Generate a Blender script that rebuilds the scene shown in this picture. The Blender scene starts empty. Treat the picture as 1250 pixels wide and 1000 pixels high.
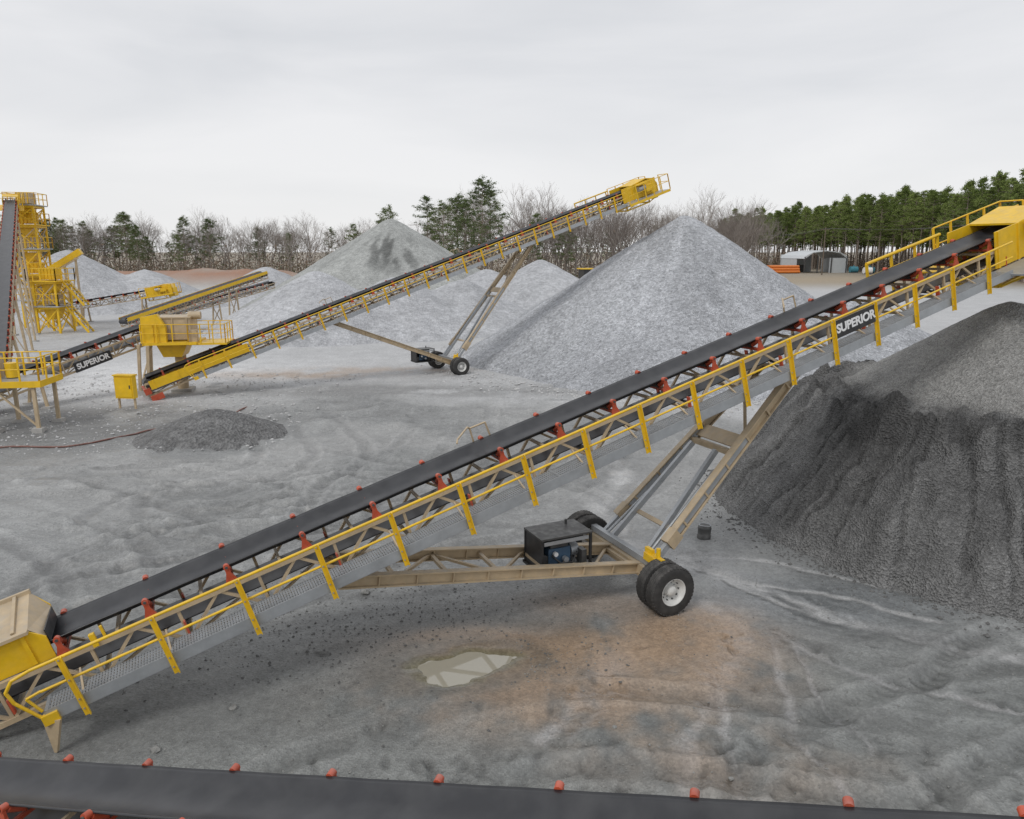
import bpy, bmesh, math, random
import numpy as np
from mathutils import Vector, Matrix
random.seed(7); rng=np.random.default_rng(7)
scene=bpy.context.scene
R=math.radians

# ------------------------------------------------------------------ materials
def newmat(name):
    m=bpy.data.materials.new(name); m.use_nodes=True
    nt=m.node_tree; b=nt.nodes['Principled BSDF']; return m,nt,b
def N(nt,t,**k):
    n=nt.nodes.new(t)
    for a,v in k.items(): setattr(n,a,v)
    return n
def paint(name,col,rough=.5,metal=0.0,var=.25,scale=3.0,dust=.25,dustcol=(.30,.30,.29),spec=.4,bump=.0):
    m,nt,b=newmat(name); L=nt.links
    geo=N(nt,'ShaderNodeNewGeometry')
    n1=N(nt,'ShaderNodeTexNoise'); n1.inputs['Scale'].default_value=scale; n1.inputs['Detail'].default_value=8; n1.inputs['Roughness'].default_value=.65
    L.new(geo.outputs['Position'],n1.inputs['Vector'])
    r=N(nt,'ShaderNodeValToRGB'); r.color_ramp.elements[0].position=.3; r.color_ramp.elements[1].position=.7
    r.color_ramp.elements[0].color=(*[c*(1-var) for c in col],1); r.color_ramp.elements[1].color=(*[min(1,c*(1+var*.5)) for c in col],1)
    L.new(n1.outputs['Fac'],r.inputs['Fac'])
    sep=N(nt,'ShaderNodeSeparateXYZ'); L.new(geo.outputs['Normal'],sep.inputs[0])
    mr=N(nt,'ShaderNodeMapRange'); mr.inputs[1].default_value=.2; mr.inputs[2].default_value=1; mr.inputs[3].default_value=.25; mr.inputs[4].default_value=1
    L.new(sep.outputs['Z'],mr.inputs[0])
    n2=N(nt,'ShaderNodeTexNoise'); n2.inputs['Scale'].default_value=scale*2.3; n2.inputs['Detail'].default_value=6
    L.new(geo.outputs['Position'],n2.inputs['Vector'])
    mr2=N(nt,'ShaderNodeMapRange'); mr2.inputs[1].default_value=.4; mr2.inputs[2].default_value=.7; mr2.inputs[3].default_value=dust*.5; mr2.inputs[4].default_value=min(1,dust*2)
    L.new(n2.outputs['Fac'],mr2.inputs[0])
    mu=N(nt,'ShaderNodeMath',operation='MULTIPLY'); L.new(mr.outputs[0],mu.inputs[0]); L.new(mr2.outputs[0],mu.inputs[1])
    mx=N(nt,'ShaderNodeMix',data_type='RGBA'); L.new(mu.outputs[0],mx.inputs[0]); L.new(r.outputs['Color'],mx.inputs[6]); mx.inputs[7].default_value=(*dustcol,1)
    L.new(mx.outputs[2],b.inputs['Base Color'])
    b.inputs['Roughness'].default_value=rough; b.inputs['Metallic'].default_value=metal; b.inputs['Specular IOR Level'].default_value=spec
    return m
M_YEL=paint('yellow_paint',(.80,.50,.010),.42,var=.15,dust=.15)
M_TAN=paint('tan_paint',(.50,.39,.25),.55,var=.22,dust=.22)
M_RED=paint('idler_red',(.50,.075,.028),.5,var=.3,dust=.2)
M_BELT=paint('belt_rubber',(.020,.021,.025),.36,var=.3,scale=1.2,dust=.08,dustcol=(.20,.20,.20),spec=.55)
M_GALV=paint('galvanised_steel',(.42,.44,.46),.45,metal=.45,var=.2,dust=.25,dustcol=(.36,.37,.37))
M_TYRE=paint('tyre_rubber',(.028,.028,.028),.8,var=.3,dust=.30,dustcol=(.2,.19,.18))
M_RIM=paint('rim_white',(.66,.66,.64),.45,var=.2,dust=.15)
M_BLACK=paint('black_paint',(.022,.022,.024),.45,var=.3,dust=.16)
M_WHITE=paint('white_paint',(.8,.8,.8),.5,var=.05,dust=.0)
M_BLUE=paint('engine_blue',(.06,.12,.2),.45,var=.3,dust=.15)
M_DARK=paint('dark_steel',(.06,.06,.06),.5,var=.3,dust=.3)
M_CONC=paint('concrete',(.42,.41,.39),.9,var=.2,dust=.1)
M_ORANGE=paint('orange_plastic',(.7,.2,.03),.5,var=.2,dust=.1)
M_CYAN=paint('blue_green_plastic',(.06,.25,.32),.5,var=.2,dust=.1)
M_SHED=paint('shed_metal',(.60,.63,.65),.5,metal=.2,var=.1,dust=.05)
M_WOODP=paint('pole_wood',(.16,.13,.10),.9,var=.3,dust=.05)
M_HOSE=paint('hose_red',(.20,.08,.06),.6,var=.2,dust=.3)
CONV=[M_TAN,M_YEL,M_RED,M_BELT,M_GALV,M_DARK,M_TYRE,M_RIM,M_BLACK,M_WHITE,M_BLUE,M_CONC]
TAN,YEL,RED,BELT,GALV,DARK,TYRE,RIM,BLACK,WHITE,BLUE,CONC=range(12)

# ------------------------------------------------------------------ mesh builder
def empty(name,loc=(0,0,0)):
    e=bpy.data.objects.new(name,None); e.location=loc; e.empty_display_size=.5
    scene.collection.objects.link(e); return e
class MB:
    def __init__(s,M=None): s.M=M or Matrix.Identity(4); s.v=[]; s.f=[]; s.m=[]; s.s=[]
    def add(s,vs,fs,mi,sm=False):
        o=len(s.v); M=s.M
        s.v+= [M@Vector(p) for p in vs]
        for f in fs: s.f.append([i+o for i in f]); s.m.append(mi); s.s.append(sm)
    def beam(s,a,b,w,h,mi,up=(0,0,1)):
        a=Vector(a);b=Vector(b);d=(b-a)
        if d.length<1e-6: return
        d.normalize(); up=Vector(up)
        if abs(d.dot(up))>.98: up=Vector((1,0,0))
        sd=d.cross(up).normalized()*(w/2); u=sd.cross(d).normalized()*(h/2)
        vs=[p+x for p in (a,b) for x in (-sd-u,sd-u,sd+u,-sd+u)]
        s.add(vs,[(0,3,2,1),(4,5,6,7),(0,1,5,4),(1,2,6,5),(2,3,7,6),(3,0,4,7)],mi)
    def ibeam(s,a,b,w,h,mi,t=.025,up=(0,0,1)):
        a=Vector(a);b=Vector(b);d=(b-a).normalized(); up=Vector(up)
        sd=d.cross(up).normalized(); u=sd.cross(d).normalized()
        s.beam(a,b,t,h-2*t-.002,mi,up)
        for k in (1,-1):
            o=u*(k*(h/2-t/2)); s.beam(a+o,b+o,w,t,mi,up)
    def box(s,c,sz,mi):
        x,y,z=c; a,b,h=[q/2 for q in sz]
        vs=[(x+i*a,y+j*b,z+k*h) for k in (-1,1) for i,j in ((-1,-1),(1,-1),(1,1),(-1,1))]
        s.add(vs,[(0,3,2,1),(4,5,6,7),(0,1,5,4),(1,2,6,5),(2,3,7,6),(3,0,4,7)],mi)
    def prism(s,poly,y0,y1,mi):
        n=len(poly); vs=[(p[0],y0,p[1]) for p in poly]+[(p[0],y1,p[1]) for p in poly]
        s.add(vs,[list(range(n)),list(range(2*n-1,n-1,-1))]+[(i,n+i,n+(i+1)%n,(i+1)%n) for i in range(n)],mi)
    def tube(s,a,b,r,mi,n=7,r2=None):
        a=Vector(a);b=Vector(b);d=(b-a).normalized(); r2=r if r2 is None else r2
        up=Vector((0,0,1)) if abs(d.z)<.95 else Vector((1,0,0))
        x=d.cross(up).normalized(); y=x.cross(d)
        vs=[]
        for p,rr in ((a,r),(b,r2)):
            for i in range(n):
                t=2*math.pi*i/n; vs.append(p+x*(rr*math.cos(t))+y*(rr*math.sin(t)))
        s.add(vs,[(i,(i+1)%n,n+(i+1)%n,n+i) for i in range(n)],mi,True)
        s.add(vs,[list(range(n))[::-1],list(range(n,2*n))],mi)
    def path(s,pts,r,mi,n=6):
        for a,b in zip(pts[:-1],pts[1:]): s.tube(a,b,r,mi,n)
    def lathe(s,c,ax,prof,mi,n=28):
        c=Vector(c);d=Vector(ax).normalized()
        up=Vector((0,0,1)) if abs(d.z)<.95 else Vector((1,0,0))
        x=d.cross(up).normalized(); y=x.cross(d); vs=[]
        for (t,r) in prof:
            for i in range(n):
                a=2*math.pi*i/n; vs.append(c+d*t+x*(r*math.cos(a))+y*(r*math.sin(a)))
        fs=[(j*n+i,j*n+(i+1)%n,(j+1)*n+(i+1)%n,(j+1)*n+i) for j in range(len(prof)-1) for i in range(n)]
        s.add(vs,fs,mi,True)
    def build(s,name,parent,mats=None):
        me=bpy.data.meshes.new(name); o=parent.location if parent else Vector((0,0,0))
        me.from_pydata([tuple(v-o) for v in s.v],[],s.f)
        for m in (mats or CONV): me.materials.append(m)
        me.polygons.foreach_set('material_index',s.m); me.polygons.foreach_set('use_smooth',s.s)
        me.update(); ob=bpy.data.objects.new(name,me); scene.collection.objects.link(ob)
        if parent: ob.parent=parent
        return ob
def frame(O,phi,pitch,sc=1.0):
    return Matrix.Translation(Vector(O))@Matrix.Rotation(R(phi),4,'Z')@Matrix.Rotation(R(-pitch),4,'Y')@Matrix.Scale(sc,4)
def rail(mb,pts,h=.95,mi=YEL,post=1.2,w=.05,up=(0,0,1),r=.022):
    up=Vector(up)
    for a,b in zip(pts[:-1],pts[1:]):
        a=Vector(a);b=Vector(b);L=(b-a).length;n=max(1,round(L/post))
        for i in range(n+1):
            p=a+(b-a)*(i/n); mb.beam(p,p+up*h,w,w,mi,(1,0,0) if abs(up.z)>.9 else (0,0,1))
        mb.tube(a+up*h,b+up*h,r,mi,6); mb.tube(a+up*h*.52,b+up*h*.52,r*.85,mi,6)
def text_mesh(body,size,M,name,parent):
    cu=bpy.data.curves.new('txt','FONT'); cu.body=body; cu.size=size; cu.offset=size*.035; cu.extrude=.004
    cu.align_x='CENTER'; cu.align_y='CENTER'; cu.space_character=.98
    o=bpy.data.objects.new('txt',cu); scene.collection.objects.link(o)
    bpy.context.view_layer.update()
    me=bpy.data.meshes.new_from_object(o); bpy.data.objects.remove(o)
    me.transform(Matrix.Translation(-parent.location)@M); me.name=name
    me.materials.clear(); me.materials.append(M_WHITE)
    ob=bpy.data.objects.new(name,me); scene.collection.objects.link(ob); ob.parent=parent

# ------------------------------------------------------------------ conveyors
YN,YF=.62,1.72
def belt(mb,L0,L1):
    prof=[(.74,.78),(.80,.755),(.94,.655),(1.17,.64),(1.40,.655),(1.54,.755),(1.60,.78)]
    n=len(prof); th=.022
    vs=[]
    nseg=max(2,int((L1-L0)/.65))
    for j in range(nseg+1):
        x=L0+(L1-L0)*j/nseg; sag=-.006 if j%2 else 0
        vs+=[(x,y,z+sag) for y,z in prof]+[(x,y,z-th+sag) for y,z in prof]
    fs=[]
    for j in range(nseg):
        a=j*2*n;b=a+2*n
        for i in range(n-1):
            fs.append((a+i,b+i,b+i+1,a+i+1)); fs.append((a+n+i,a+n+i+1,b+n+i+1,b+n+i))
        fs.append((a,a+n,b+n,b)); fs.append((a+n-1,b+n-1,b+2*n-1,a+2*n-1))
    mb.add(vs,fs,BELT,True)
    mb.box(((L0+L1)/2,1.17,.16),(L1-L0,.84,.02),BELT)
    for xe,sg in ((L0,-1),(L1,1)):
        seg=10; v=[]
        for i in range(seg+1):
            t=-math.pi/2+math.pi*i/seg
            for y in (.75,1.59): v.append((xe+sg*.245*math.cos(t),y,.405+.245*math.sin(t)))
        mb.add(v,[(2*i,2*i+1,2*i+3,2*i+2) for i in range(seg)],BELT,True)
        mb.tube((xe,.72,.405),(xe,1.62,.405),.225,DARK,14)
        mb.tube((xe,.6,.405),(xe,1.74,.405),.05,GALV,8)
def idlers(mb,L0,L1,step,hi=True):
    n=int((L1-L0)/step)
    for i in range(n+1):
        x=L0+i*step
        mb.beam((x,.64,.515),(x,1.70,.515),.07,.05,RED)
        for y,sg in ((.67,1),(1.67,-1)):
            mb.prism([(x-.11,.50),(x+.09,.50),(x+.03,.64),(x+.025,.79),(x-.045,.80),(x-.05,.66)],y-.02*sg,y+.02*sg,RED)
            mb.tube((x-.01,y-.025*sg,.77),(x-.01,y+.07*sg,.76),.05,RED,10)
            mb.tube((x-.01,y-.03*sg,.77),(x-.01,y-.045*sg,.77),.025,DARK,8)
            mb.tube((x,y+.06*sg,.725),(x,y+.25*sg,.605),.05,RED if hi else DARK,9)
        mb.tube((x,.95,.575),(x,1.39,.575),.05,DARK,9)
        for y in (.95,1.39): mb.beam((x,y,.50),(x,y,.58),.05,.02,RED)
        if i%2==0:
            mb.tube((x+.4,.68,.09),(x+.4,1.66,.09),.05,DARK,8)
            for y in (.63,1.71): mb.beam((x+.4,y-.07,-.02),(x+.4,y-.07,.24),.09,.03,RED,(1,0,0))
def truss(mb,L0,L1,step,ht=.46,hb=-.14,mi=TAN,c=.085):
    for y in (YN,YF):
        mb.beam((L0,y,ht),(L1,y,ht),c,c,mi); mb.beam((L0,y,hb),(L1,y,hb),c,c,mi)
    n=int(round((L1-L0)/step)); st=(L1-L0)/n
    for i in range(n+1):
        x=L0+i*st
        for y in (YN,YF):
            mb.beam((x,y,hb),(x,y,ht),c*.6,c*.6,mi,(1,0,0))
            if i<n:
                xm=x+st/2
                mb.beam((x,y,hb),(xm,y,ht),c*.55,c*.55,mi); mb.beam((xm,y,ht),(x+st,y,hb),c*.55,c*.55,mi)
        mb.beam((x,YN,hb-.01),(x,YF,hb-.01),c*.7,c*.7,mi)
        mb.beam((x+.3*st,YN,ht-.01),(x+.3*st,YF,ht-.01),c*.6,c*.6,mi)
        if i<n: mb.beam((x,YN,hb),(x+st,YF,hb),c*.5,c*.5,mi)
def walkway(mbw,mbr,L0,L1,step,fine=True,y0=0.0,y1=.57):
    for y in (y0+.02,(y0+y1)/2,y1-.02): mbw.beam((L0,y,-.02),(L1,y,-.02),.03,.05,GALV)
    if fine:
        n=int((L1-L0)/.045)
        for i in range(n): mbw.box((L0+.022+i*.045,(y0+y1)/2,.012),(.033,y1-y0-.05,.008),GALV)
        for i in range(int((L1-L0)/3)): mbw.box((L0+i*3.0,(y0+y1)/2,.02),(.05,y1-y0-.04,.012),GALV)
        for q in range(1,6): mbw.box(((L0+L1)/2,y0+.03+(y1-y0-.06)*q/6,.018),(L1-L0,.022,.008),GALV)
    else: mbw.box(((L0+L1)/2,(y0+y1)/2,.012),(L1-L0,y1-y0-.05,.01),GALV)
    mbw.beam((L0,y0-.012,-.01),(L1,y0-.012,-.01),.014,.19,GALV)
    mbw.beam((L0,y0+.01,-.105),(L1,y0+.01,-.105),.05,.02,GALV)
    n=int((L1-L0)/step)
    for i in range(n+1):
        x=L0+.5+i*step
        if x>L1: break
        mbw.beam((x,y0,-.09),(x,YN,-.12),.06,.07,TAN)
        mbw.beam((x,y0+.05,-.12),(x,YN,.2),.03,.03,TAN)
        yy=y0-.05
        mbr.box((x,yy,.28),(.085,.016,1.04),YEL)
        mbr.box((x+.036,yy-.03,.28),(.014,.045,1.04),YEL)
        for hh in (-.12,.05,.40,.76): mbr.tube((x-.01,yy-.008,hh),(x-.01,yy-.02,hh),.014,GALV,6)
    mbr.tube((L0+.1,y0-.02,.78),(L1,y0-.02,.78),.026,YEL,7)
    mbr.tube((L0+.1,y0-.02,.40),(L1,y0-.02,.40),.022,YEL,7)
def head(mb,mr,L,big=True):
    for y in (.54,1.80):
        mb.box((L-.9,y,.50),(3.0,.03,.95),YEL)
        for x in (L-2.3,L-1.5,L-.7,L+.1): mb.box((x,y+(.03 if y>1 else -.03),.5),(.06,.04,.95),YEL)
    mb.prism([(L-1.5,.98),(L-.2,1.12),(L+.45,.95),(L+.72,.55),(L+.72,-.35),(L+.66,-.35),(L+.66,.53),(L+.42,.90),(L-.2,1.06),(L-1.5,.93)],.52,1.82,YEL)
    for y in (.545,1.795): mb.prism([(L-.0,-.4),(L+.6,-.4),(L+.62,.5),(L+.4,.9),(L,.9)],y-.008,y+.008,YEL)
    mb.tube((L-.1,.1,.45),(L-.1,.5,.45),.16,YEL,12); mb.box((L-.35,.28,.5),(.55,.34,.42),YEL)
    mb.tube((L-1.2,.28,.62),(L-.6,.28,.62),.17,GALV,14); mb.box((L-.9,.28,.90),(.8,.42,.06),YEL)
    for (ya,yb) in ((-.45,.5),(1.84,2.5)):
        mb.box((L-.9,(ya+yb)/2,-.02),(3.6,yb-ya,.04),YEL if ya>0 else GALV)
        mb.box((L-.9,ya if ya<0 else yb,-.06),(3.6,.03,.16),YEL)
    rail(mr,[(L-2.7,-.45,.02),(L+.9,-.45,.02)],1.0,post=.75); rail(mr,[(L-2.0,2.5,.02),(L+.9,2.5,.02)],1.0,post=.75)
    rail(mr,[(L+.9,-.45,.02),(L+.9,.5,.02)],1.0); rail(mr,[(L+.9,1.84,.02),(L+.9,2.5,.02)],1.0)
    for x in (L-2.2,L-.2):
        for y,yo in ((.58,-.45),(1.76,2.5)): mb.beam((x,y,-.5),(x,yo,-.06),.05,.05,YEL)
        mb.beam((x,.58,-.5),(x,1.76,-.5),.08,.08,YEL)
        for y in (.58,1.76): mb.beam((x,y,-.5),(x,y,.0),.08,.08,YEL,(1,0,0))
    mb.beam((L-2.2,.58,-.5),(L-.2,.58,-.5),.08,.08,YEL); mb.beam((L-2.2,1.76,-.5),(L-.2,1.76,-.5),.08,.08,YEL)
def banner(par,M,x,y,h,w,ht,size):
    mb=MB(M); mb.box((x,y,h),(w,.02,ht),BLACK); mb.build('banner_panel',par)
    T=Matrix(((1,0,0,x),(0,0,-1,y-.013),(0,1,0,h),(0,0,0,1)))
    text_mesh('SUPERIOR',size,M@T,'banner_lettering',par)
def wheel(mb,c,ax,out):
    ax=Vector(ax).normalized()
    prof=[(-.13,.29),(-.142,.40),(-.13,.48),(-.10,.525),(-.06,.53),(-.055,.512),(-.045,.512),(-.04,.53),(-.005,.53),(-.004,.512),(.004,.512),(.005,.53),(.04,.53),(.045,.512),(.055,.512),(.06,.53),(.10,.525),(.13,.48),(.142,.40),(.13,.29)]
    mb.lathe(c,ax,prof,TYRE,40)
    x=ax.cross(Vector((0,0,1))).normalized(); z=Vector((0,0,1)); c=Vector(c)
    for i in range(40):
        a=2*math.pi*i/40; rd=x*math.cos(a)+z*math.sin(a)
        for sg in (-1,1): mb.beam(c+ax*(sg*.075)+rd*.527,c+ax*(sg*.128)+rd*.497,.045,.02,TYRE,rd)
    s=out
    mb.lathe(c,ax*s,[(.125,.295),(.135,.29),(.12,.275),(.04,.255),(.03,.235),(-.03,.19),(-.04,.12),(.06,.11),(.09,.09),(.10,.0001)],RIM,32)
    mb.lathe(c,ax*s,[(-.125,.295),(-.12,.27),(-.06,.25),(-.03,.235)],RIM,32)
    for i in range(10):
        a=2*math.pi*i/10; rd=x*math.cos(a)+z*math.sin(a); p=c+rd*.215
        mb.tube(p+ax*s*(-.03),p+ax*s*(.012),.022,DARK,8)
        p=c+rd*.15; mb.tube(p+ax*s*(-.04),p+ax*s*(-.01),.014,GALV,6)
def stacker(name,O,phi,pitch,L0,Lw0,L1,Dw,Lt,Ls,fine=True):
    O=Vector(O); M=frame(O,phi,pitch); par=empty(name,O)
    mb=MB(M); truss(mb,L0,L1-.3,1.3); mb.build('truss_frame',par)
    mb=MB(M); belt(mb,L0+.2,L1); mb.build('belt',par)
    mb=MB(M); idlers(mb,L0+1.0,L1-1.6,1.3); mb.build('idler_rollers',par)
    mw=MB(M); mr=MB(M); walkway(mw,mr,Lw0,L1-2.6,1.3,fine); mw.build('walkway_grating',par)
    hp=MB(M); head(hp,mr,L1); hp.build('head_drive_section',par)
    x=Lw0
    mr.path([(x+.1,-.02,.78),(x-.15,-.02,.74),(x-.28,-.02,.60),(x-.25,-.02,.40),(x-.05,-.02,.02),(x+.15,-.02,-.1)],.026,YEL,7)
    mr.path([(x+.1,.0,.40),(x-.1,-.02,.38),(x+.0,-.02,.1)],.022,YEL,7)
    mr.box((x+.06,-.03,-.05),(.22,.08,.16),YEL)
    mr.build('handrail',par)
    fr=MB(M)
    fr.tube((L1-5.3,1.95,.98),(L1-2.5,1.95,.98),.045,YEL,8); fr.tube((L1-5.3,1.95,.62),(L1-2.5,1.95,.62),.03,YEL,8)
    for x_ in (L1-5.3,L1-4.4,L1-3.5,L1-2.6): fr.beam((x_,1.95,-.1),(x_,1.95,.98),.06,.05,YEL,(1,0,0)); fr.beam((x_,1.72,-.1),(x_,1.95,-.1),.05,.05,YEL)
    fr.build('far_handrail',par)
    hb=MB(M)
    for xx in (Lw0+8.05,Lw0+16.5):
        hb.path([(xx,1.74,.46),(xx,1.74,1.02),(xx-.06,1.68,1.08),(xx-.45,1.25,1.08),(xx-.5,1.2,1.02)],.02,TAN,6)
        hb.path([(xx,1.74,1.02),(xx+.35,1.74,1.02),(xx+.4,1.74,.46)],.02,TAN,6)
    hb.build('belt_guard_hoops',par)
    a=Vector((math.cos(R(phi)),math.sin(R(phi)),0)); n=Vector((-a.y,a.x,0))
    def W(D,nn,z): return Vector((O.x,O.y,0))+a*D+n*nn+Vector((0,0,z))
    def Tn(L,y,h): return M@Vector((L,y,h))
    ub=MB()
    ub.beam(W(Dw,.02,.60),W(Dw,2.75,.60),.26,.26,TAN)
    ub.beam(W(Dw+.02,.15,.82),W(Dw+.02,2.6,.82),.14,.14,GALV)
    for nn,yy in ((.30,YN),(2.25,YF)):
        b0=W(Dw+.05,nn,.75); t0=Tn(Lt,yy,-.22); d=(t0-b0)
        ub.ibeam(b0+d*.12,t0,.17,.25,TAN,.028)
        ub.beam(b0,b0+d*.62,.10,.13,GALV)
        ub.beam(b0+d*.10,b0+d*.16,.22,.30,TAN)
        q=n*(.34 if nn<1 else -.34)
        ub.beam(b0+q,b0+q+d*.55-a*.25,.09,.12,GALV)
        ub.tube(b0+q*.6+Vector((0,0,.12)),b0+d*.45+q*.6,.035,GALV,8)
        ub.beam(Tn(Lt-.6,yy,-.2),Tn(Lt+.5,yy,-.2),.12,.08,TAN)
        for f in (.2,.34,.48,.62,.76,.9): ub.beam(b0+d*f,b0+d*(f+.008),.15,.22,TAN)
    def leg(fr):
        A=W(Dw+.05,.30,.75).lerp(Tn(Lt,YN,-.22),fr); B=W(Dw+.05,2.25,.75).lerp(Tn(Lt,YF,-.22),fr); return A,B
    dl=(Tn(Lt,YN,-.22)-W(Dw+.05,.30,.75)).normalized()
    for fr_,wd in ((.16,.10),(.60,.34),(.90,.22)):
        A,B=leg(fr_); ub.beam(A,B,wd,.05,TAN,dl.cross(n))
    A,_=leg(.56)[0],0; B=leg(.555)[1]; q1=n*.34
    ub.beam(leg(.545)[0],leg(.545)[1],.12,.12,TAN)
    A,_=leg(.62); _,B=leg(.88); ub.beam(A,B,.07,.07,TAN)
    ns=(YN-.02,YF+.02)
    ends=[(Tn(Ls,yy,-.30),W(Dw-.05,yy,.62)) for yy in ns]
    for A,B in ends:
        ub.ibeam(A,B,.16,.24,TAN,.028)
        for f in range(1,9): ub.beam(A.lerp(B,f/9),A.lerp(B,f/9+.003),.14,.2,TAN)
    for i in range(7):
        f=i/6*.98; P=ends[0][0].lerp(ends[0][1],f); Q=ends[1][0].lerp(ends[1][1],f)
        ub.beam(P,Q,.07,.07,TAN)
        if i<6:
            Q2=ends[1][0].lerp(ends[1][1],(i+1)/6*.98); P2=ends[0][0].lerp(ends[0][1],(i+1)/6*.98)
            ub.beam(P if i%2 else Q,Q2 if i%2 else P2,.055,.055,TAN)
    for yy,(A,B) in zip(ns,ends):
        ub.beam(A+Vector((0,0,.05)),Tn(Ls,yy,-.12),.14,.14,TAN)
    ub.build('landing_gear_frame',par)
    yb=MB(); yb.beam(W(Dw,.02,.62),W(Dw,.02,1.06),.34,.10,YEL,a); yb.beam(W(Dw,.32,.75),W(Dw,.32,1.15),.24,.08,YEL,a); yb.beam(W(Dw,-.02,.95),W(Dw,.40,.98),.20,.16,YEL)
    yb.beam(W(Dw-.22,.1,.55),W(Dw+.22,.1,.55),.20,.16,YEL); yb.tube(W(Dw,.02,1.0),W(Dw,.02,1.25),.05,YEL)
    yb.build('axle_pivot_bracket',par)
    wb=MB()
    for c,o in ((-.42,-1),(-.08,-1),(2.75,1),(3.09,1)):
        wheel(wb,W(Dw,c,.515),n,o)
    wb.tube(W(Dw,-.5,.53),W(Dw,3.15,.53),.06,DARK)
    wb.build('dual_wheels',par)
    Mp=Matrix.Translation(W(Dw-1.72,1.22,.76))@Matrix.Rotation(R(phi),4,'Z')
    pb=MB(Mp); w,dp,h=1.15,.75,.74
    for x in (-w/2,w/2):
        for y in (-dp/2,dp/2): pb.beam((x,y,0),(x,y,h),.05,.05,BLACK,(1,0,0))
    pb.box((0,0,.02),(w+.1,dp+.1,.05),BLACK); pb.box((0,0,h+.02),(w+.06,dp+.06,.04),DARK)
    pb.box((0,dp/2,.38),(w-.06,.02,.68),BLACK); pb.box((-w/2,0,.38),(.02,dp-.06,.68),BLACK)
    pb.box((-.05,.0,.26),(.52,.34,.34),BLUE); pb.box((-.05,-.02,.50),(.42,.26,.12),DARK)
    pb.tube((.26,0,.28),(.44,0,.28),.15,GALV,12); pb.tube((-.4,-.15,.18),(-.4,.15,.18),.13,DARK,12)
    pb.tube((.05,-.2,.2),(.05,-.3,.2),.06,GALV,10); pb.tube((-.18,-.2,.34),(-.18,-.27,.34),.05,WHITE,10)
    pb.box((.47,-.2,.2),(.12,.22,.3),DARK); pb.path([(-.25,-.2,.3),(-.1,-.3,.15),(.2,-.3,.12),(.35,-.2,.3)],.02,BLACK)
    pb.box((0,-dp/2,.66),(w-.1,.02,.08),GALV); pb.tube((.3,.2,h),(.3,.2,h+.15),.03,DARK)
    pb.build('power_unit',par)
    return par,M,W

P1,M1,W1=stacker('radial_stacker_conveyor',(-6.86,9.65,.60),25.2,16.0,-1.9,0.0,24.9,10.95,15.64,4.56,True)
banner(P1,M1,16.75,-.085,.56,1.20,.40,.27)
tb=MB(M1)
tb.prism([(-3.6,.50),(.28,.50),(.28,.88),(.10,1.06),(-3.6,1.06)],.70,.73,YEL)
for x in (-2.6,-1.6,-.75,.0): tb.box((x,.685,.78),(.06,.03,.50),YEL)
tb.box((-1.72,.67,1.075),(3.66,.10,.05),TAN)
tb.prism([(-3.6,.50),(.28,.50),(.28,1.0),(.10,1.30),(-3.6,1.30)],1.62,1.65,YEL)
v=[(-3.6,.73,1.08),(.10,.73,1.08),(.10,1.63,1.32),(-3.6,1.63,1.32)]
tb.add(v,[(0,1,2,3)],TAN)
v=[(.10,.73,1.08),(.28,.73,.86),(.28,1.63,.98),(.10,1.63,1.32)]
tb.add(v,[(0,1,2,3)],TAN)
for x in (-2.4,-1.2,-.1): tb.beam((x,.75,1.10),(x,1.62,1.34),.05,.05,TAN)
tb.beam((-3.6,1.63,1.34),(.12,1.63,1.34),.06,.07,TAN)
tb.box((.285,1.17,.86),(.02,.84,.22),BLACK)
tb.build('loading_hopper',P1)
ft=MB()
tip=M1@Vector((.05,-.02,-.1))
ft.add([tip+Vector(q) for q in ((-.13,-.03,.02),(.13,-.03,.02),(.02,-.03,-.52),(-.02,-.03,-.52),(-.13,.03,.02),(.13,.03,.02),(.02,.03,-.52),(-.02,.03,-.52))],[(0,3,2,1),(4,5,6,7),(0,1,5,4),(1,2,6,5),(2,3,7,6),(3,0,4,7)],TAN)
ft.build('walkway_foot',P1)
vb=MB(M1); vb.box((.85,.58,.56),(.08,.08,.22),YEL); vb.tube((1.0,.62,.5),(1.0,.62,.72),.025,YEL)
vb.build('belt_tensioner',P1)

P2,M2,W2=stacker('radial_stacker_conveyor',(-16.8,35.7,.70),31.0,18.5,-1.0,1.2,32.6,15.8,22.5,9.16,False)
tb=MB(M2)
tb.box((1.7,.50,.34),(5.0,.03,.46),YEL); tb.box((1.7,1.84,.45),(5.0,.03,.6),YEL)
for x in (-.6,.6,1.8,3.0,4.2): tb.box((x,.47,.34),(.07,.04,.46),YEL)
tb.box((1.7,.48,.09),(5.0,.03,.06),DARK)
tb.box((-1.0,1.17,.1),(.3,1.3,.3),RED); tb.box((-.7,.45,-.3),(.6,.1,.3),RED)
tb.build('tail_hopper',P2)

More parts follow.
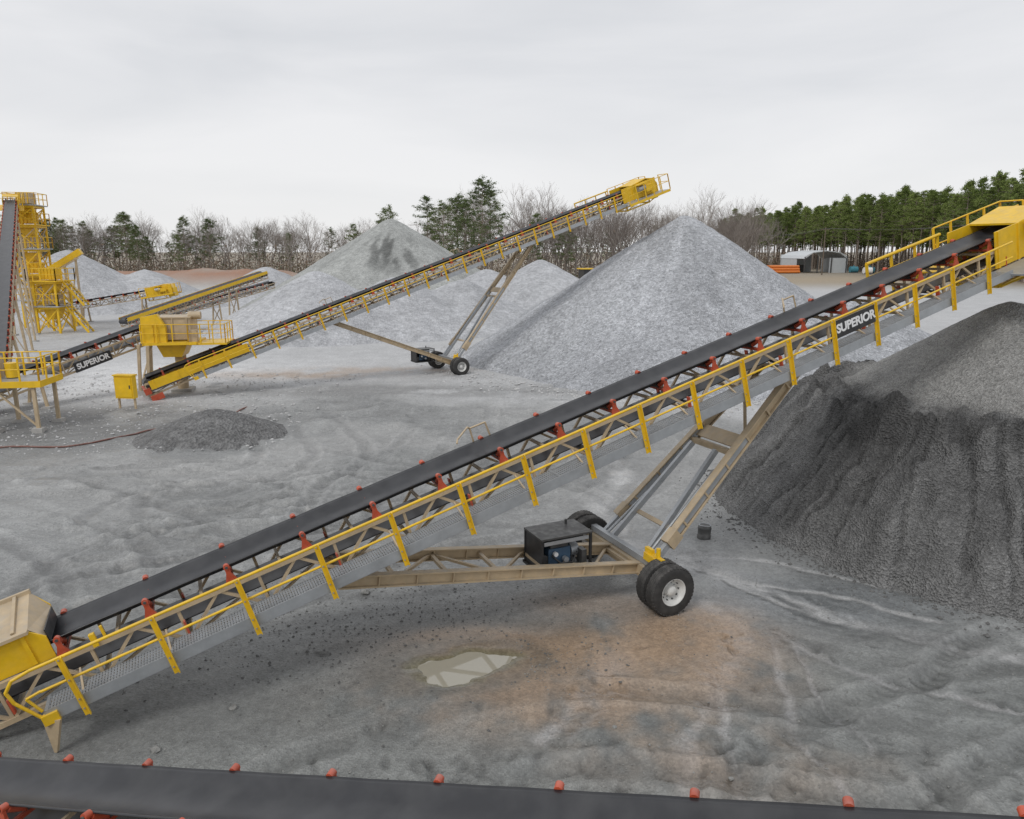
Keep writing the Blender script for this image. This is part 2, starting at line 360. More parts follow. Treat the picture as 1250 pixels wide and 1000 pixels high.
def fixed_conveyor(name,O,phi,pitch,L0,L1,legs=(),mi=TAN,headbox=True,rails=False,skirt=False,fine=False,step=1.3,idl=True,sc=1.0,istep=1.3):
    O=Vector(O); M=frame(O,phi,pitch,sc); par=empty(name,O)
    mb=MB(M); truss(mb,L0,L1,step,mi=mi); mb.build('truss_frame',par)
    mb=MB(M); belt(mb,L0,L1); mb.build('belt',par)
    if idl: mb=MB(M); idlers(mb,L0+.6,L1-.6,istep); mb.build('idler_rollers',par)
    if headbox:
        mb=MB(M); mr=MB(M); head(mb,mr,L1); mb.build('head_drive_section',par); mr.build('head_handrail',par)
    if rails:
        mw=MB(M);mr=MB(M); walkway(mw,mr,L0,L1,1.3,False); mw.build('walkway_grating',par); mr.build('handrail',par)
    if skirt:
        mb=MB(M)
        for y in (.56,1.78): mb.box(((L0+L1)/2,y,.62),(L1-L0,.03,.36),YEL)
        mb.build('side_skirt',par)
    if legs:
        lb=MB()
        for L in legs:
            ps=[]
            for y,o in ((YN,-.35),(YF,.35)):
                p=M@Vector((L,y,-.18)); q=Vector((p.x,p.y,0))+ (M.to_3x3()@Vector((0,o,0))); q.z=-.05
                lb.beam(q,p,.12,.12,TAN,(1,0,0)); lb.box((q.x,q.y,.03),(.4,.4,.14),CONC); ps.append((q,p))
            if ps[0][1].z>1.5:
                lb.beam(ps[0][0].lerp(ps[0][1],.15),ps[1][0].lerp(ps[1][1],.85),.06,.06,TAN)
                lb.beam(ps[1][0].lerp(ps[1][1],.15),ps[0][0].lerp(ps[0][1],.85),.06,.06,TAN)
        lb.build('support_legs',par)
    return par,M
fixed_conveyor('belt_conveyor',(-6.55,6.57,.60),-17.7,10.5,-5,18.5,legs=(-4,17),headbox=False,sc=.85,istep=1.42)
fixed_conveyor('incline_conveyor',(-24.9,37.2,1.4),121,14.3,-1.5,43,legs=(6,14,22,30,37),sc=.92,headbox=False)
hd=empty('conveyor_head_frame',(-46,71,11)); mb=MB(frame((-24.9,37.2,1.4),121,14.3,.92))
mb.box((42.5,.55,.55),(2.2,.05,.9),YEL); mb.box((42.5,1.79,.55),(2.2,.05,.9),YEL); mb.box((43.2,1.17,1.03),(1.2,1.3,.05),YEL); rail(mb,[(41.4,2.2,.1),(43.8,2.2,.1),(43.8,.2,.1),(41.4,.2,.1)],1.0,w=.06,r=.03); mb.box((42.6,1.17,-.05),(2.5,2.1,.06),YEL)
mb.build('head_frame',hd)
P3,M3=fixed_conveyor('transfer_conveyor',(-22.2,33.0,1.0),57,14,-3.0,7.4,legs=(1.0,),headbox=False)
banner(P3,M3,3.6,.52,.05,1.9,.5,.38)
fixed_conveyor('truss_conveyor',(-45,75,1.4),6,9,-1,11,legs=(1.5,8),sc=.9)
fixed_conveyor('skirted_conveyor',(-28.5,58,1.9),68,11,-2,20,legs=(3,14),skirt=True,sc=.75,headbox=False)
fixed_conveyor('truss_conveyor',(-31,66,1.2),60,10,-1,17,legs=(8,),sc=.8,headbox=False)

hp=empty('transfer_tower',(-17.0,38.6,0)); c=Vector((-17.0,38.6,0)); Mh=Matrix.Translation(c)@Matrix.Rotation(R(10),4,'Z')
mb=MB(Mh)
mb.box((-.5,0,3.35),(1.7,1.6,1.1),TAN); mb.box((-.5,0,3.93),(1.8,1.7,.06),TAN)
for x in (-1.2,-.5,.2): mb.box((x,-.82,3.35),(.06,.05,1.1),TAN)
mb.prism([(-1.9,2.7),(-.75,2.7),(-.75,3.5),(-1.1,4.15),(-1.9,4.0)],-1.2,-.9,YEL)
mb.box((-1.35,-1.22,3.2),(.05,.04,.9),YEL)
mb.prism([(-1.5,2.75),(.2,2.75),(-.2,1.9),(-1.1,1.9)],-.7,.7,YEL)
mb.box((-.6,-.2,2.65),(2.6,2.2,.14),YEL); mb.box((1.2,-.2,2.6),(1.9,2.0,.10),YEL)
mb.tube((-.45,0,-.05),(-.45,0,2.5),.28,TAN,14); mb.box((-.45,0,.05),(1,1,.2),CONC)
mb.tube((.2,-.3,4.0),(.8,-.3,4.0),.2,TAN,12); mb.box((.5,-.9,3.0),(.4,.4,.6),TAN)
for x,y in ((-2.3,-1.0),(-2.3,1.0),(-1.7,-1.6)):
    mb.beam((x,y,0),(x+.15,y,2.6),.14,.14,TAN,(1,0,0)); mb.box((x,y,.1),(.5,.5,.3),CONC)
mb.beam((-2.3,-1,.3),(-2.1,1,2.3),.07,.07,TAN)
mb.build('transfer_box',hp)
mr=MB(Mh); rail(mr,[(.3,-1.2,2.66),(2.1,-1.2,2.66),(2.1,.8,2.66),(.3,.8,2.66)],.95,post=.6); rail(mr,[(-1.9,-1.35,2.7),(.3,-1.2,2.66)],.95,post=.7)
mr.build('platform_handrail',hp)

cp=empty('control_panel',(-18.0,33.8,0)); mb=MB(Matrix.Translation((-18.0,33.8,0))@Matrix.Rotation(R(-8),4,'Z'))
mb.box((0,0,1.07),(.92,.3,1.05),YEL); mb.box((0,-.16,1.07),(.8,.03,.9),YEL); mb.box((0,0,1.63),(1.0,.4,.06),YEL)
for x in (-.4,.4): mb.beam((x,0,0),(x,0,.56),.08,.08,TAN,(1,0,0))
mb.box((.32,-.19,1.1),(.04,.03,.16),DARK); mb.build('panel_body',cp)

sp=empty('service_platform',(-20.6,30.2,0)); mb=MB(Matrix.Translation((-21.1,30.2,0))@Matrix.Rotation(R(8),4,'Z'))
mb.box((0,0,2.02),(3.6,2.0,.08),GALV); mb.box((0,-1.02,1.98),(3.7,.05,.26),YEL); mb.box((1.83,0,1.98),(.05,2.0,.26),YEL)
for x in (-1.6,-.1,1.5):
    for y in (-.9,.9): mb.beam((x,y,-.05),(x,y,2.0),.13,.13,TAN,(1,0,0)); mb.box((x,y,.05),(.4,.4,.2),CONC)
mb.beam((-1.6,-.9,.2),(-.1,-.9,1.9),.07,.07,TAN); mb.beam((1.5,-.9,.2),(-.1,-.9,1.9),.07,.07,TAN)
mb.box((-.9,.2,2.5),(1.2,1.0,.9),TAN); mb.tube((.2,.3,2.1),(.2,.3,2.7),.25,YEL,12)
rail(mb,[(-1.8,-.98,2.06),(1.8,-.98,2.06),(1.8,.98,2.06),(-1.8,.98,2.06)],1.0,post=.7,w=.06,r=.028)
mb.build('platform_frame',sp)

def tower(name,c,rot,w,d,levels,seed,p=.4,stair=True):
    rd=random.Random(seed); e=empty(name,c); mb=MB(Matrix.Translation(Vector(c))@Matrix.Rotation(R(rot),4,'Z'))
    H=levels[-1]
    cs=[(-w/2,-d/2),(w/2,-d/2),(w/2,d/2),(-w/2,d/2)]
    for x,y in cs: mb.beam((x,y,-.05),(x,y,H),.16,.16,YEL,(1,0,0))
    prev=0
    for k,z in enumerate(levels):
        mb.box((0,0,z),(w+2*p,d+2*p,.09),YEL if k%2 else GALV)
        for i in range(4):
            a=cs[i];b=cs[(i+1)%4]
            mb.beam((*a,z-.15),(*b,z-.15),.14,.20,YEL)
            mb.beam((*a,prev+.1),(*b,z-.2),.08,.08,TAN if k%2 else YEL)
            mb.beam((*b,prev+.1),(*a,z-.25),.07,.07,YEL)
        rr=[(-w/2-p,-d/2-p,z+.05),(w/2+p,-d/2-p,z+.05),(w/2+p,d/2+p,z+.05),(-w/2-p,d/2+p,z+.05),(-w/2-p,-d/2-p,z+.05)]
        rail(mb,rr,1.05,post=1.1,w=.06,r=.03)
        mb.box((rd.uniform(-.2,.2),0,z+.65),(w*.6,d*.6,1.0),TAN if k%2==0 else YEL)
        for q in range(4): mb.box((-w*.25+q*w*.16,-d*.31,z+.65),(.06,.06,1.0),YEL)
        mb.prism([(-w*.3,z-.3),(w*.3,z-.3),(w*.1,z-1.2),(-w*.1,z-1.2)],-d*.3,d*.3,YEL)
        x0=w/2+p+.1
        if stair or k<2:
            for y in (-.4,.4):
                mb.beam((x0+ (z-prev)*.7,y,prev+.05),(x0-.2,y,z),.06,.2,YEL)
            ns=int((z-prev)/.25)
            for q in range(ns):
                f=q/ns; mb.box((x0+(z-prev)*.7*(1-f),0,prev+(z-prev)*f),(.24,.76,.04),GALV)
            rail(mb,[(x0+(z-prev)*.7,-.4,prev),(x0-.2,-.4,z)],.95,w=.05,r=.025)
        prev=z
    mb.build('tower_frame',e); return e
tower('screening_tower',(-45.8,72,0),12,2.0,2.4,[2.6,5.0,7.4,9.6,11.4],3,.3,False)
tower('crusher_tower',(-41.3,67,0),0,1.9,2.2,[2.4,4.6],5,.35)
ch=empty('feed_conveyor',(-42,70,0)); mb=MB(); mb.beam((-44,70,5.0),(-40.6,71,7.2),.7,.55,YEL); mb.beam((-44,69.5,4.4),(-40.6,70.5,6.6),.1,.1,TAN)
mb.beam((-40.9,70.5,0),(-40.9,70.5,6.6),.16,.16,TAN,(1,0,0)); mb.beam((-42,70.5,0),(-42,70.5,5.8),.16,.16,TAN,(1,0,0)); mb.beam((-42,70.5,1),(-40.9,70.5,6),.08,.08,TAN)
mb.build('chute',ch)

# ------------------------------------------------------------------ noise
def _h(ix,iy,seed):
    n=(ix*374761393+iy*668265263+seed*1442695041)&0xffffffff
    n=((n^(n>>13))*1274126177)&0xffffffff
    return ((n^(n>>16))&0xffff)/65535.0
def vn(x,y,seed=0):
    x=np.asarray(x,float)+1000.;y=np.asarray(y,float)+1000.
    ix=np.floor(x).astype(np.int64);iy=np.floor(y).astype(np.int64);fx=x-ix;fy=y-iy
    fx=fx*fx*(3-2*fx);fy=fy*fy*(3-2*fy)
    a=_h(ix,iy,seed);b=_h(ix+1,iy,seed);c=_h(ix,iy+1,seed);d=_h(ix+1,iy+1,seed)
    return (a*(1-fx)+b*fx)*(1-fy)+(c*(1-fx)+d*fx)*fy
def fbm(x,y,o=4,seed=0,g=.5):
    s=0;a=1;t=0;c_,s_=.8,.6
    for i in range(o):
        s=s+a*vn(x*2**i,y*2**i,seed+i*17);t+=a;a*=g; x,y=c_*x-s_*y,s_*x+c_*y
    return s/t
def sst(e0,e1,x):
    t=np.clip((x-e0)/(e1-e0),0,1); return t*t*(3-2*t)
def dpoly(X,Y,pts):
    d=np.full(X.shape,1e9)
    for (ax,ay),(bx,by) in zip(pts[:-1],pts[1:]):
        vx,vy=bx-ax,by-ay;l=vx*vx+vy*vy
        t=np.clip(((X-ax)*vx+(Y-ay)*vy)/l,0,1)
        d=np.minimum(d,np.hypot(X-ax-t*vx,Y-ay-t*vy))
    return d
def smooth_poly(pts,n=6):
    P=[np.array(p,float) for p in pts]; P=[2*P[0]-P[1]]+P+[2*P[-1]-P[-2]]; out=[]
    for i in range(1,len(P)-2):
        for k in range(n):
            t=k/n; a,b,c,d=P[i-1:i+3]
            out.append(tuple(.5*((2*b)+(-a+c)*t+(2*a-5*b+4*c-d)*t*t+(-a+3*b-3*c+d)*t**3)))
    out.append(tuple(P[-2])); return out

def earth_mat(name,speck=.5,sp_scale=9.,bump=.6,bdist=.05,rough=(.75,.95),fine=40.,spec=.3):
    m,nt,b=newmat(name); L=nt.links
    geo=N(nt,'ShaderNodeNewGeometry'); at=N(nt,'ShaderNodeAttribute'); at.attribute_name='Col'
    def noise(s,d=6,r=.6):
        n=N(nt,'ShaderNodeTexNoise'); n.inputs['Scale'].default_value=s; n.inputs['Detail'].default_value=d; n.inputs['Roughness'].default_value=r
        L.new(geo.outputs['Position'],n.inputs['Vector']); return n
    a=noise(sp_scale,8,.7); c=noise(.9,5,.6); v=N(nt,'ShaderNodeTexVoronoi'); v.inputs['Scale'].default_value=fine; L.new(geo.outputs['Position'],v.inputs['Vector'])
    m1=N(nt,'ShaderNodeMapRange'); m1.inputs[1].default_value=.3;m1.inputs[2].default_value=.7;m1.inputs[3].default_value=1-speck*.5;m1.inputs[4].default_value=1+speck*.4; L.new(a.outputs['Fac'],m1.inputs[0])
    m2=N(nt,'ShaderNodeMapRange'); m2.inputs[1].default_value=.3;m2.inputs[2].default_value=.7;m2.inputs[3].default_value=.9;m2.inputs[4].default_value=1.1; L.new(c.outputs['Fac'],m2.inputs[0])
    sp=N(nt,'ShaderNodeSeparateColor'); L.new(v.outputs['Color'],sp.inputs[0])
    m3=N(nt,'ShaderNodeMapRange'); m3.inputs[3].default_value=1-speck*.45;m3.inputs[4].default_value=1+speck*.45; L.new(sp.outputs[0],m3.inputs[0])
    q=N(nt,'ShaderNodeMath',operation='MULTIPLY');L.new(m1.outputs[0],q.inputs[0]);L.new(m2.outputs[0],q.inputs[1])
    q2=N(nt,'ShaderNodeMath',operation='MULTIPLY');L.new(q.outputs[0],q2.inputs[0]);L.new(m3.outputs[0],q2.inputs[1])
    vm=N(nt,'ShaderNodeVectorMath',operation='SCALE'); L.new(at.outputs['Color'],vm.inputs[0]); L.new(q2.outputs[0],vm.inputs['Scale'])
    L.new(vm.outputs[0],b.inputs['Base Color'])
    rr=N(nt,'ShaderNodeMapRange'); rr.inputs[1].default_value=.3;rr.inputs[2].default_value=.7;rr.inputs[3].default_value=rough[0];rr.inputs[4].default_value=rough[1]; L.new(c.outputs['Fac'],rr.inputs[0])
    rm=N(nt,'ShaderNodeMath',operation='MULTIPLY'); L.new(rr.outputs[0],rm.inputs[0]); L.new(at.outputs['Alpha'],rm.inputs[1]); L.new(rm.outputs[0],b.inputs['Roughness'])
    ad=N(nt,'ShaderNodeMath',operation='ADD'); L.new(a.outputs['Fac'],ad.inputs[0]); L.new(v.outputs['Distance'],ad.inputs[1])
    bp=N(nt,'ShaderNodeBump'); bp.inputs['Distance'].default_value=bdist; L.new(ad.outputs[0],bp.inputs['Height']); L.new(bp.outputs[0],b.inputs['Normal'])
    pw=N(nt,'ShaderNodeMath',operation='POWER'); L.new(at.outputs['Alpha'],pw.inputs[0]); pw.inputs[1].default_value=2.0
    bs=N(nt,'ShaderNodeMath',operation='MULTIPLY'); bs.inputs[0].default_value=bump; L.new(pw.outputs[0],bs.inputs[1]); L.new(bs.outputs[0],bp.inputs['Strength'])
    b.inputs['Specular IOR Level'].default_value=spec
    return m
def grid_mesh(name,X,Y,Z,C,mat,mask=None,A=None):
    ny,nx=X.shape; co=np.stack([X,Y,Z],-1).reshape(-1,3)
    idx=np.arange(nx*ny).reshape(ny,nx)
    q=np.stack([idx[:-1,:-1],idx[:-1,1:],idx[1:,1:],idx[1:,:-1]],-1).reshape(-1,4)
    A=np.ones(X.shape) if A is None else A
    col=np.concatenate([np.clip(C,.01,.9),A[...,None]],-1).reshape(-1,4)
    if mask is not None:
        mk=mask.reshape(-1); keep=mk[q].any(1); q=q[keep]; used=np.unique(q); mp=np.full(nx*ny,-1); mp[used]=np.arange(len(used)); q=mp[q]; co=co[used]; col=col[used]
    me=bpy.data.meshes.new(name); me.vertices.add(len(co)); me.vertices.foreach_set('co',co.astype(np.float32).ravel())
    me.loops.add(q.size); me.loops.foreach_set('vertex_index',q.astype(np.int32).ravel())
    me.polygons.add(len(q)); me.polygons.foreach_set('loop_start',(np.arange(len(q))*4).astype(np.int32)); me.polygons.foreach_set('loop_total',np.full(len(q),4,np.int32))
    me.polygons.foreach_set('use_smooth',np.ones(len(q),bool)); me.update(); me.validate()
    at=me.color_attributes.new('Col','FLOAT_COLOR','POINT'); at.data.foreach_set('color',col.astype(np.float32).ravel())
    me.materials.append(mat); ob=bpy.data.objects.new(name,me); scene.collection.objects.link(ob); return ob

# ------------------------------------------------------------------ ground
def axis(lo,hi,st,l_end,r_end,g=1.025):
    mid=list(np.arange(lo,hi,st)); a=[];s=st;x=lo
    while x>l_end: s*=g; x-=s; a.append(x)
    b=[];s=st;x=mid[-1]
    while x<r_end: s*=g; x+=s; b.append(x)
    return np.array(a[::-1]+mid+b)
xs=axis(-9,13,.05,-1500,1500); ys=axis(7.6,22,.05,-300,2500)
X,Y=np.meshgrid(xs,ys)
near=1-sst(60,110,np.hypot(X,Y))
g1=fbm(X*.25,Y*.25,5,21); g2=fbm(X*1.1,Y*1.1,5,22)
rough_zone=sst(.45,.62,fbm(X*.3,Y*.3,3,24))
fg=1-sst(12,17,Y)
Z=(fbm(X*.35,Y*.35,3,1)-.5)*.14*near + (fbm(X*1.6,Y*1.6,3,5)-.5)*(.045-.025*fg)*near+(fbm(X*7,Y*7,3,9)-.5)*(.006+.030*rough_zone)*near
base=.262+ .09*(g1-.5)*2+.055*(g2-.5)*2
C=np.stack([base*.98,base*1.0,base*.995],-1); A=np.ones(X.shape)*.92
def mixc(C,col,m): return C*(1-m[...,None])+np.array(col)*m[...,None]
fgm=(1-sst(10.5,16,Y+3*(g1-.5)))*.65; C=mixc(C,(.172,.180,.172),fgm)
C=C*(1-.13*(rough_zone*sst(.45,.6,fbm(X*4,Y*4,3,25)))[...,None])
def damp(cx,cy,rx,ry,st,col,wet=.5):
    global C,A
    m=np.exp(-(((X-cx)/rx)**2+((Y-cy)/ry)**2))*sst(.30,.50,g2*.5+g1*.5+.05); m=np.clip(m*1.5,0,1)*st
    C=mixc(C,col,m); A=A*(1-m*wet)
damp(-1.8,13.2,3.0,1.2,.75,(.098,.10,.098),.3)
damp(6.5,14.5,2.8,1.3,.85,(.16,.17,.175),.68)
damp(3.0,10.5,3.2,1.7,.5,(.14,.147,.142),.6)
damp(.4,12.5,2.4,1.0,.7,(.135,.128,.112),.6)
damp(-6.5,12,2.5,3,.45,(.145,.148,.145),.45)
damp(-4,25,6,2.2,.55,(.185,.19,.188),.5)
damp(-16,24,5,2.5,.55,(.165,.168,.166),.45)
damp(-8,20,5,2,.45,(.19,.194,.192),.45)
damp(3.5,25,3,3,.5,(.20,.204,.202),.45)
damp(9,10,3,1.5,.55,(.145,.153,.15),.6)
damp(8,17.5,2,1.5,.6,(.15,.155,.155),.6)
dm=sst(17,24,Y)*(1-sst(33,40,Y)); C=mixc(C,(.33,.33,.325),dm*.55*sst(.40,.62,g1))
wy=sst(33,40,Y+X*.25+10*(g1-.5)); C=mixc(C,(.50,.505,.512),wy*(.6+.35*g2))
wy2=np.exp(-(((X+22)/9)**2+((Y-41)/7)**2)); C=mixc(C,(.62,.625,.63),np.clip(wy2*1.3,0,.95)*sst(.25,.55,g2+.15))
dz=np.exp(-(((X+20)/7)**2+((Y-31)/3.5)**2)); C=mixc(C,(.15,.15,.148),np.clip(dz*1.3,0,.75)*sst(.3,.6,g2+.1))
dz=np.exp(-(((X+6)/9)**2+((Y-38.5)/1.6)**2)); C=mixc(C,(.22,.22,.218),np.clip(dz*1.3,0,.7)*sst(.35,.6,g2+.1))
th=np.arctan2(Y-15.5,X-1.5); rr_=np.hypot(X-1.5,Y-15.5)
sk=fbm(th*14+.6*g1,rr_*.35,4,26); am=np.exp(-((rr_-4.5)/2.8)**2)*(Y<15); C=C*(1+(sk-.5)*.7*am)[...,None]; Z+=(sk-.5)*.03*am*near
sk2=fbm((X+Y*.6)*.5,(Y-X*.35)*3.2,4,27); am2=sst(4,7,X)*(1-sst(14.5,16,Y)); C=C*(1+(sk2-.5)*.6*am2)[...,None]
sk3=fbm((X*.3+Y*.1)*.9,(Y-X*.15)*1.7+2*g1,4,28); am3=np.exp(-(((X+6)/9)**2+((Y-21)/7)**2)); C=C*(1+(sk3-.5)*.5*am3)[...,None]; Z+=(sk3-.5)*.16*am3
streams=[([(6.3,22.6),(6.6,21.6),(6.9,19.2),(7.5,17.3),(8.7,15.6),(9.9,14.2),(10.8,13.2)],.10,.40),
([(4.0,16.6),(5.0,15.6),(6.0,14.4),(6.9,13.5),(8.3,13.0)],.14,.40),([(4.4,16.3),(5.5,15.3),(7.0,14.6),(8.6,13.6)],.06,.34),([(4.9,15.5),(5.6,14.3),(6.6,13.6)],.07,.36),
([(7.2,18.2),(8.2,16.8),(9.6,15.5)],.05,.32),([(4.1,16.9),(5.6,16.6),(7.2,15.9),(8.8,14.9)],.08,.34),
([(4.1,14.5),(4.4,13.3),(3.9,11.9),(3.0,10.3),(2.4,8.9),(2.2,7.9)],.12,.31),([(4.3,13.1),(3.6,11.4),(3.3,10),(3.0,8.6)],.06,.28),
([(5.0,13.0),(4.6,11.4),(4.4,9.9),(4.6,8.6)],.06,.27),([(5.3,12.6),(5.1,11.0),(5.4,9.6)],.04,.25),([(1.9,12.0),(1.2,11.0),(.45,9.9)],.10,.31),([(1.75,11.6),(1.35,10.6),(.95,9.9)],.07,.28),
([(2.3,18.3),(2.7,20.5),(3.6,23.5),(3.4,27),(4.5,31)],.30,.40),([(3.0,18.3),(3.4,20.5),(4.5,23)],.10,.38),([(2.0,17.8),(3.4,17.5),(4.3,16.4)],.22,.40),([(5.2,13.2),(6.0,11.8),(7.6,10.9),(9.5,10.2)],.07,.26),([(7.5,13.0),(9,12.2),(11,11.8)],.08,.28)]
wx=X+ (fbm(X*1.1,Y*1.1,4,31)-.5)*.4; wyy=Y+(fbm(X*1.1,Y*1.1,4,32)-.5)*.4
nb=(np.abs(X)<16)&(Y>7)&(Y<33)
for si,(pts,w,c) in enumerate(streams):
    pp=smooth_poly(pts,5); d=np.full(X.shape,9.); d[nb]=dpoly(wx[nb],wyy[nb],pp)
    ww=w*(.4+1.4*vn(X*1.3,Y*1.3,41+si)); mk=(1-sst(ww*.2,ww*1.8,d))*(.35+.65*sst(.3,.6,fbm(X*1.6,Y*1.6,3,44+si))); C=mixc(C,(c,c*1.005,c*1.0),np.clip(mk,0,1)*.85)
    halo=np.exp(-(d/(w*4))**2); C=C*(1-.14*halo*(1-np.clip(mk,0,1)))[...,None]; A=A*(1-.5*halo)
    Z-=.02*np.exp(-(d/w/1.5)**2)
for (cx,cy,rx,ry,st) in ((3.7,13.3,1.1,.9,.85),(2.7,12.9,1.5,.8,.75),(1.2,11.9,2.0,.95,.7),(-.1,12.3,1.7,.75,.6),(.9,10.9,1.7,.9,.55),(3.4,12.0,1.3,.9,.6),(3.6,9.4,1.6,.8,.35),(-1.3,10.9,1.6,.6,.4),(1.8,14.4,1.4,.5,.45),(-.9,13.0,1.4,.4,.4),(2.2,10.0,1.5,.7,.35),(-13,43.5,4.5,1.2,.8),(-8,45.5,5,1,.6)):
    m=np.exp(-(((X-cx)/rx)**2+((Y-cy)/ry)**2)); C=mixc(C,(.335,.235,.155),np.clip(m*1.5,0,1)*st*.85*sst(.30,.58,g2*.7+.3*g1+.06*(sk-.5)*am*4))
tracks=[[(-9,16),(-5,18.5),(-1,19.5),(3,23),(5,28)],[(-10,20),(-6,21.5),(-3,24),(-2,30)],[(8,9),(9.5,11),(13,12.5)],[(5,8.2),(8,9.8),(13,10.6)],[(-14,24),(-8,24.5),(-3,22),(1,20.5)],[(-20,29),(-12,32.5),(-6,34),(2,34)],[(-9,21),(-7,25),(-9,30)],[(-9,14),(-6,15.5),(-4,18),(-4,22)],[(-15,21),(-10,18),(-7,14.5)],[(-18,45),(-10,40),(-2,39),(6,37)],[(-30,44),(-22,40),(-14,41)],[(-2,8),(1,9.3),(4.5,8.7),(8,8)]]
nb=(np.abs(X)<34)&(Y>7)&(Y<50)
for ti,tpts in enumerate(tracks):
    pp=smooth_poly(tpts,6); d=np.full(X.shape,99.); d[nb]=dpoly(X[nb]+.15*g2[nb],Y[nb],pp)
    fade=.35+.65*sst(.3,.6,fbm(X*.5,Y*.5,2,70+ti))
    for o in (0.,1.9):
        e=np.abs(d-o); Z+=fade*(-.055*np.exp(-(e/.19)**2)+.05*np.exp(-((e-.34)/.09)**2)*(.4+g2)); C=C*(1-.22*fade*np.exp(-(e/.2)**2))[...,None]+(.03*fade*np.exp(-((e-.34)/.1)**2))[...,None]
        A=A*(1-.3*fade*np.exp(-(e/.2)**2))
        Z+=fade*.010*np.sin((X*.8+Y*.6)*26)*np.exp(-(e/.15)**4)
def ridges(cx,cy,rx,ry,fx,fy,amp,seed):
    global Z,C
    rm=np.exp(-(((X-cx)/rx)**2+((Y-cy)/ry)**2)); rn=1-np.abs(fbm(X*fx,Y*fy,3,seed)-.5)*2; r=rm*(rn**7); Z+=r*amp; C=C*(1+(r-.35*rm)*.14)[...,None]
ridges(-8,19,6,4,.35,1.0,.24,61); ridges(-1,31,7,3.5,.3,.9,.3,62); ridges(-12,24,6,4,.35,1.0,.2,63); ridges(0,26,6,3,.35,.9,.22,64); ridges(-8,34,7,3,.35,.8,.25,65)
for i in range(150):
    if i%3: cx=rng.uniform(-3,9); cy=rng.uniform(8.2,9.9)
    else: cx=rng.uniform(-4,9); cy=rng.uniform(8.2,13)
    a=rng.uniform(0,6.28); ix=np.searchsorted(xs,[cx-.35,cx+.35]); iy=np.searchsorted(ys,[cy-.35,cy+.35]); sl=(slice(iy[0],iy[1]),slice(ix[0],ix[1]))
    dx=X[sl]-cx;dy=Y[sl]-cy;u=dx*math.cos(a)+dy*math.sin(a);w=-dx*math.sin(a)+dy*math.cos(a)
    e=(u/.15)**2+(w/.06)**2; Z[sl]+=-.035*np.exp(-e**2)+.008*np.exp(-((np.sqrt(e)-1.5)/.3)**2); C[sl]*=(1-.28*np.exp(-e**2))[...,None]
un=(X+.9)*.985+(Y-12.0)*.17; vv_=(Y-12.0)*.985-(X+.9)*.17
pn=(fbm(X*2.2,Y*2.2,4,71)-.5)*2
pe=(un/.92)**2+(vv_/.52)**2+pn*.8+1.1*np.exp(-(((X+1.35)/.28)**2+((Y-12.45)/.22)**2))+.8*np.exp(-(((X+.35)/.22)**2+((Y-11.65)/.2)**2))-.5*np.exp(-(((X+.1)/.35)**2+((Y-12.25)/.15)**2))
big=np.hypot((X+.9)/2.3,(Y-12.0)/1.6); mb_=1-sst(.75,1.1,big)
tgt=-.050+.065*sst(.2,1.7,pe)+.006*pn
Z=Z*(1-mb_)+tgt*mb_
C=mixc(C,(.165,.150,.09),(1-sst(.9,2.0,pe))*mb_*.9); C=mixc(C,(.115,.11,.095),np.exp(-((pe-2.4)/1.2)**2)*mb_*.55); A=A*(1-.65*(1-sst(1.2,3.5,pe))*mb_)
for wx_,wy_ in ((3.0,14.1),(3.15,13.8),(1.75,16.8),(1.6,17.1)):
    m=np.exp(-(((X-wx_)**2+(Y-wy_)**2)/.5**2)); Z=Z*(1-m)
far=sst(130,180,Y); C=mixc(C,(.26,.22,.16),far*.9)
bank=np.exp(-(((Y-165)/9)**2))*sst(-30,-55,X)*(1-sst(140,200,-X)); Z+=bank*(2.0+2.2*fbm(X*.12,Y*.1,4,77)); C=mixc(C,(.30,.14,.075),np.clip(bank*1.4,0,1)*.85*sst(.2,.6,fbm(X*.15,Y*.3,4,78)))
rb=np.exp(-(((Y-190)/30)**2))*sst(30,60,X)*(1-sst(140,200,X)); C=mixc(C,(.34,.27,.18),rb*.8)
M_GROUND=earth_mat('ground_sand',speck=.40,sp_scale=6,bump=.6,bdist=.03,rough=(.55,.85),fine=30,spec=.5)
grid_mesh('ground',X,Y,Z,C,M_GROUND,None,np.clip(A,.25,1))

m,nt,b=newmat('puddle_water'); b.inputs['Base Color'].default_value=(.34,.32,.26,1); b.inputs['Roughness'].default_value=.03; b.inputs['Specular IOR Level'].default_value=1.0
nz=N(nt,'ShaderNodeTexNoise'); nz.inputs['Scale'].default_value=3; bp=N(nt,'ShaderNodeBump'); bp.inputs['Strength'].default_value=.02; nt.links.new(nz.outputs['Fac'],bp.inputs['Height']); nt.links.new(bp.outputs[0],b.inputs['Normal'])
pm=MB(); k=40; pm.add([(-.9+1.45*math.cos(2*math.pi*i/k),12.0+.98*math.sin(2*math.pi*i/k),-.018) for i in range(k)],[list(range(k))],0); pm.build('puddle',None,[m])

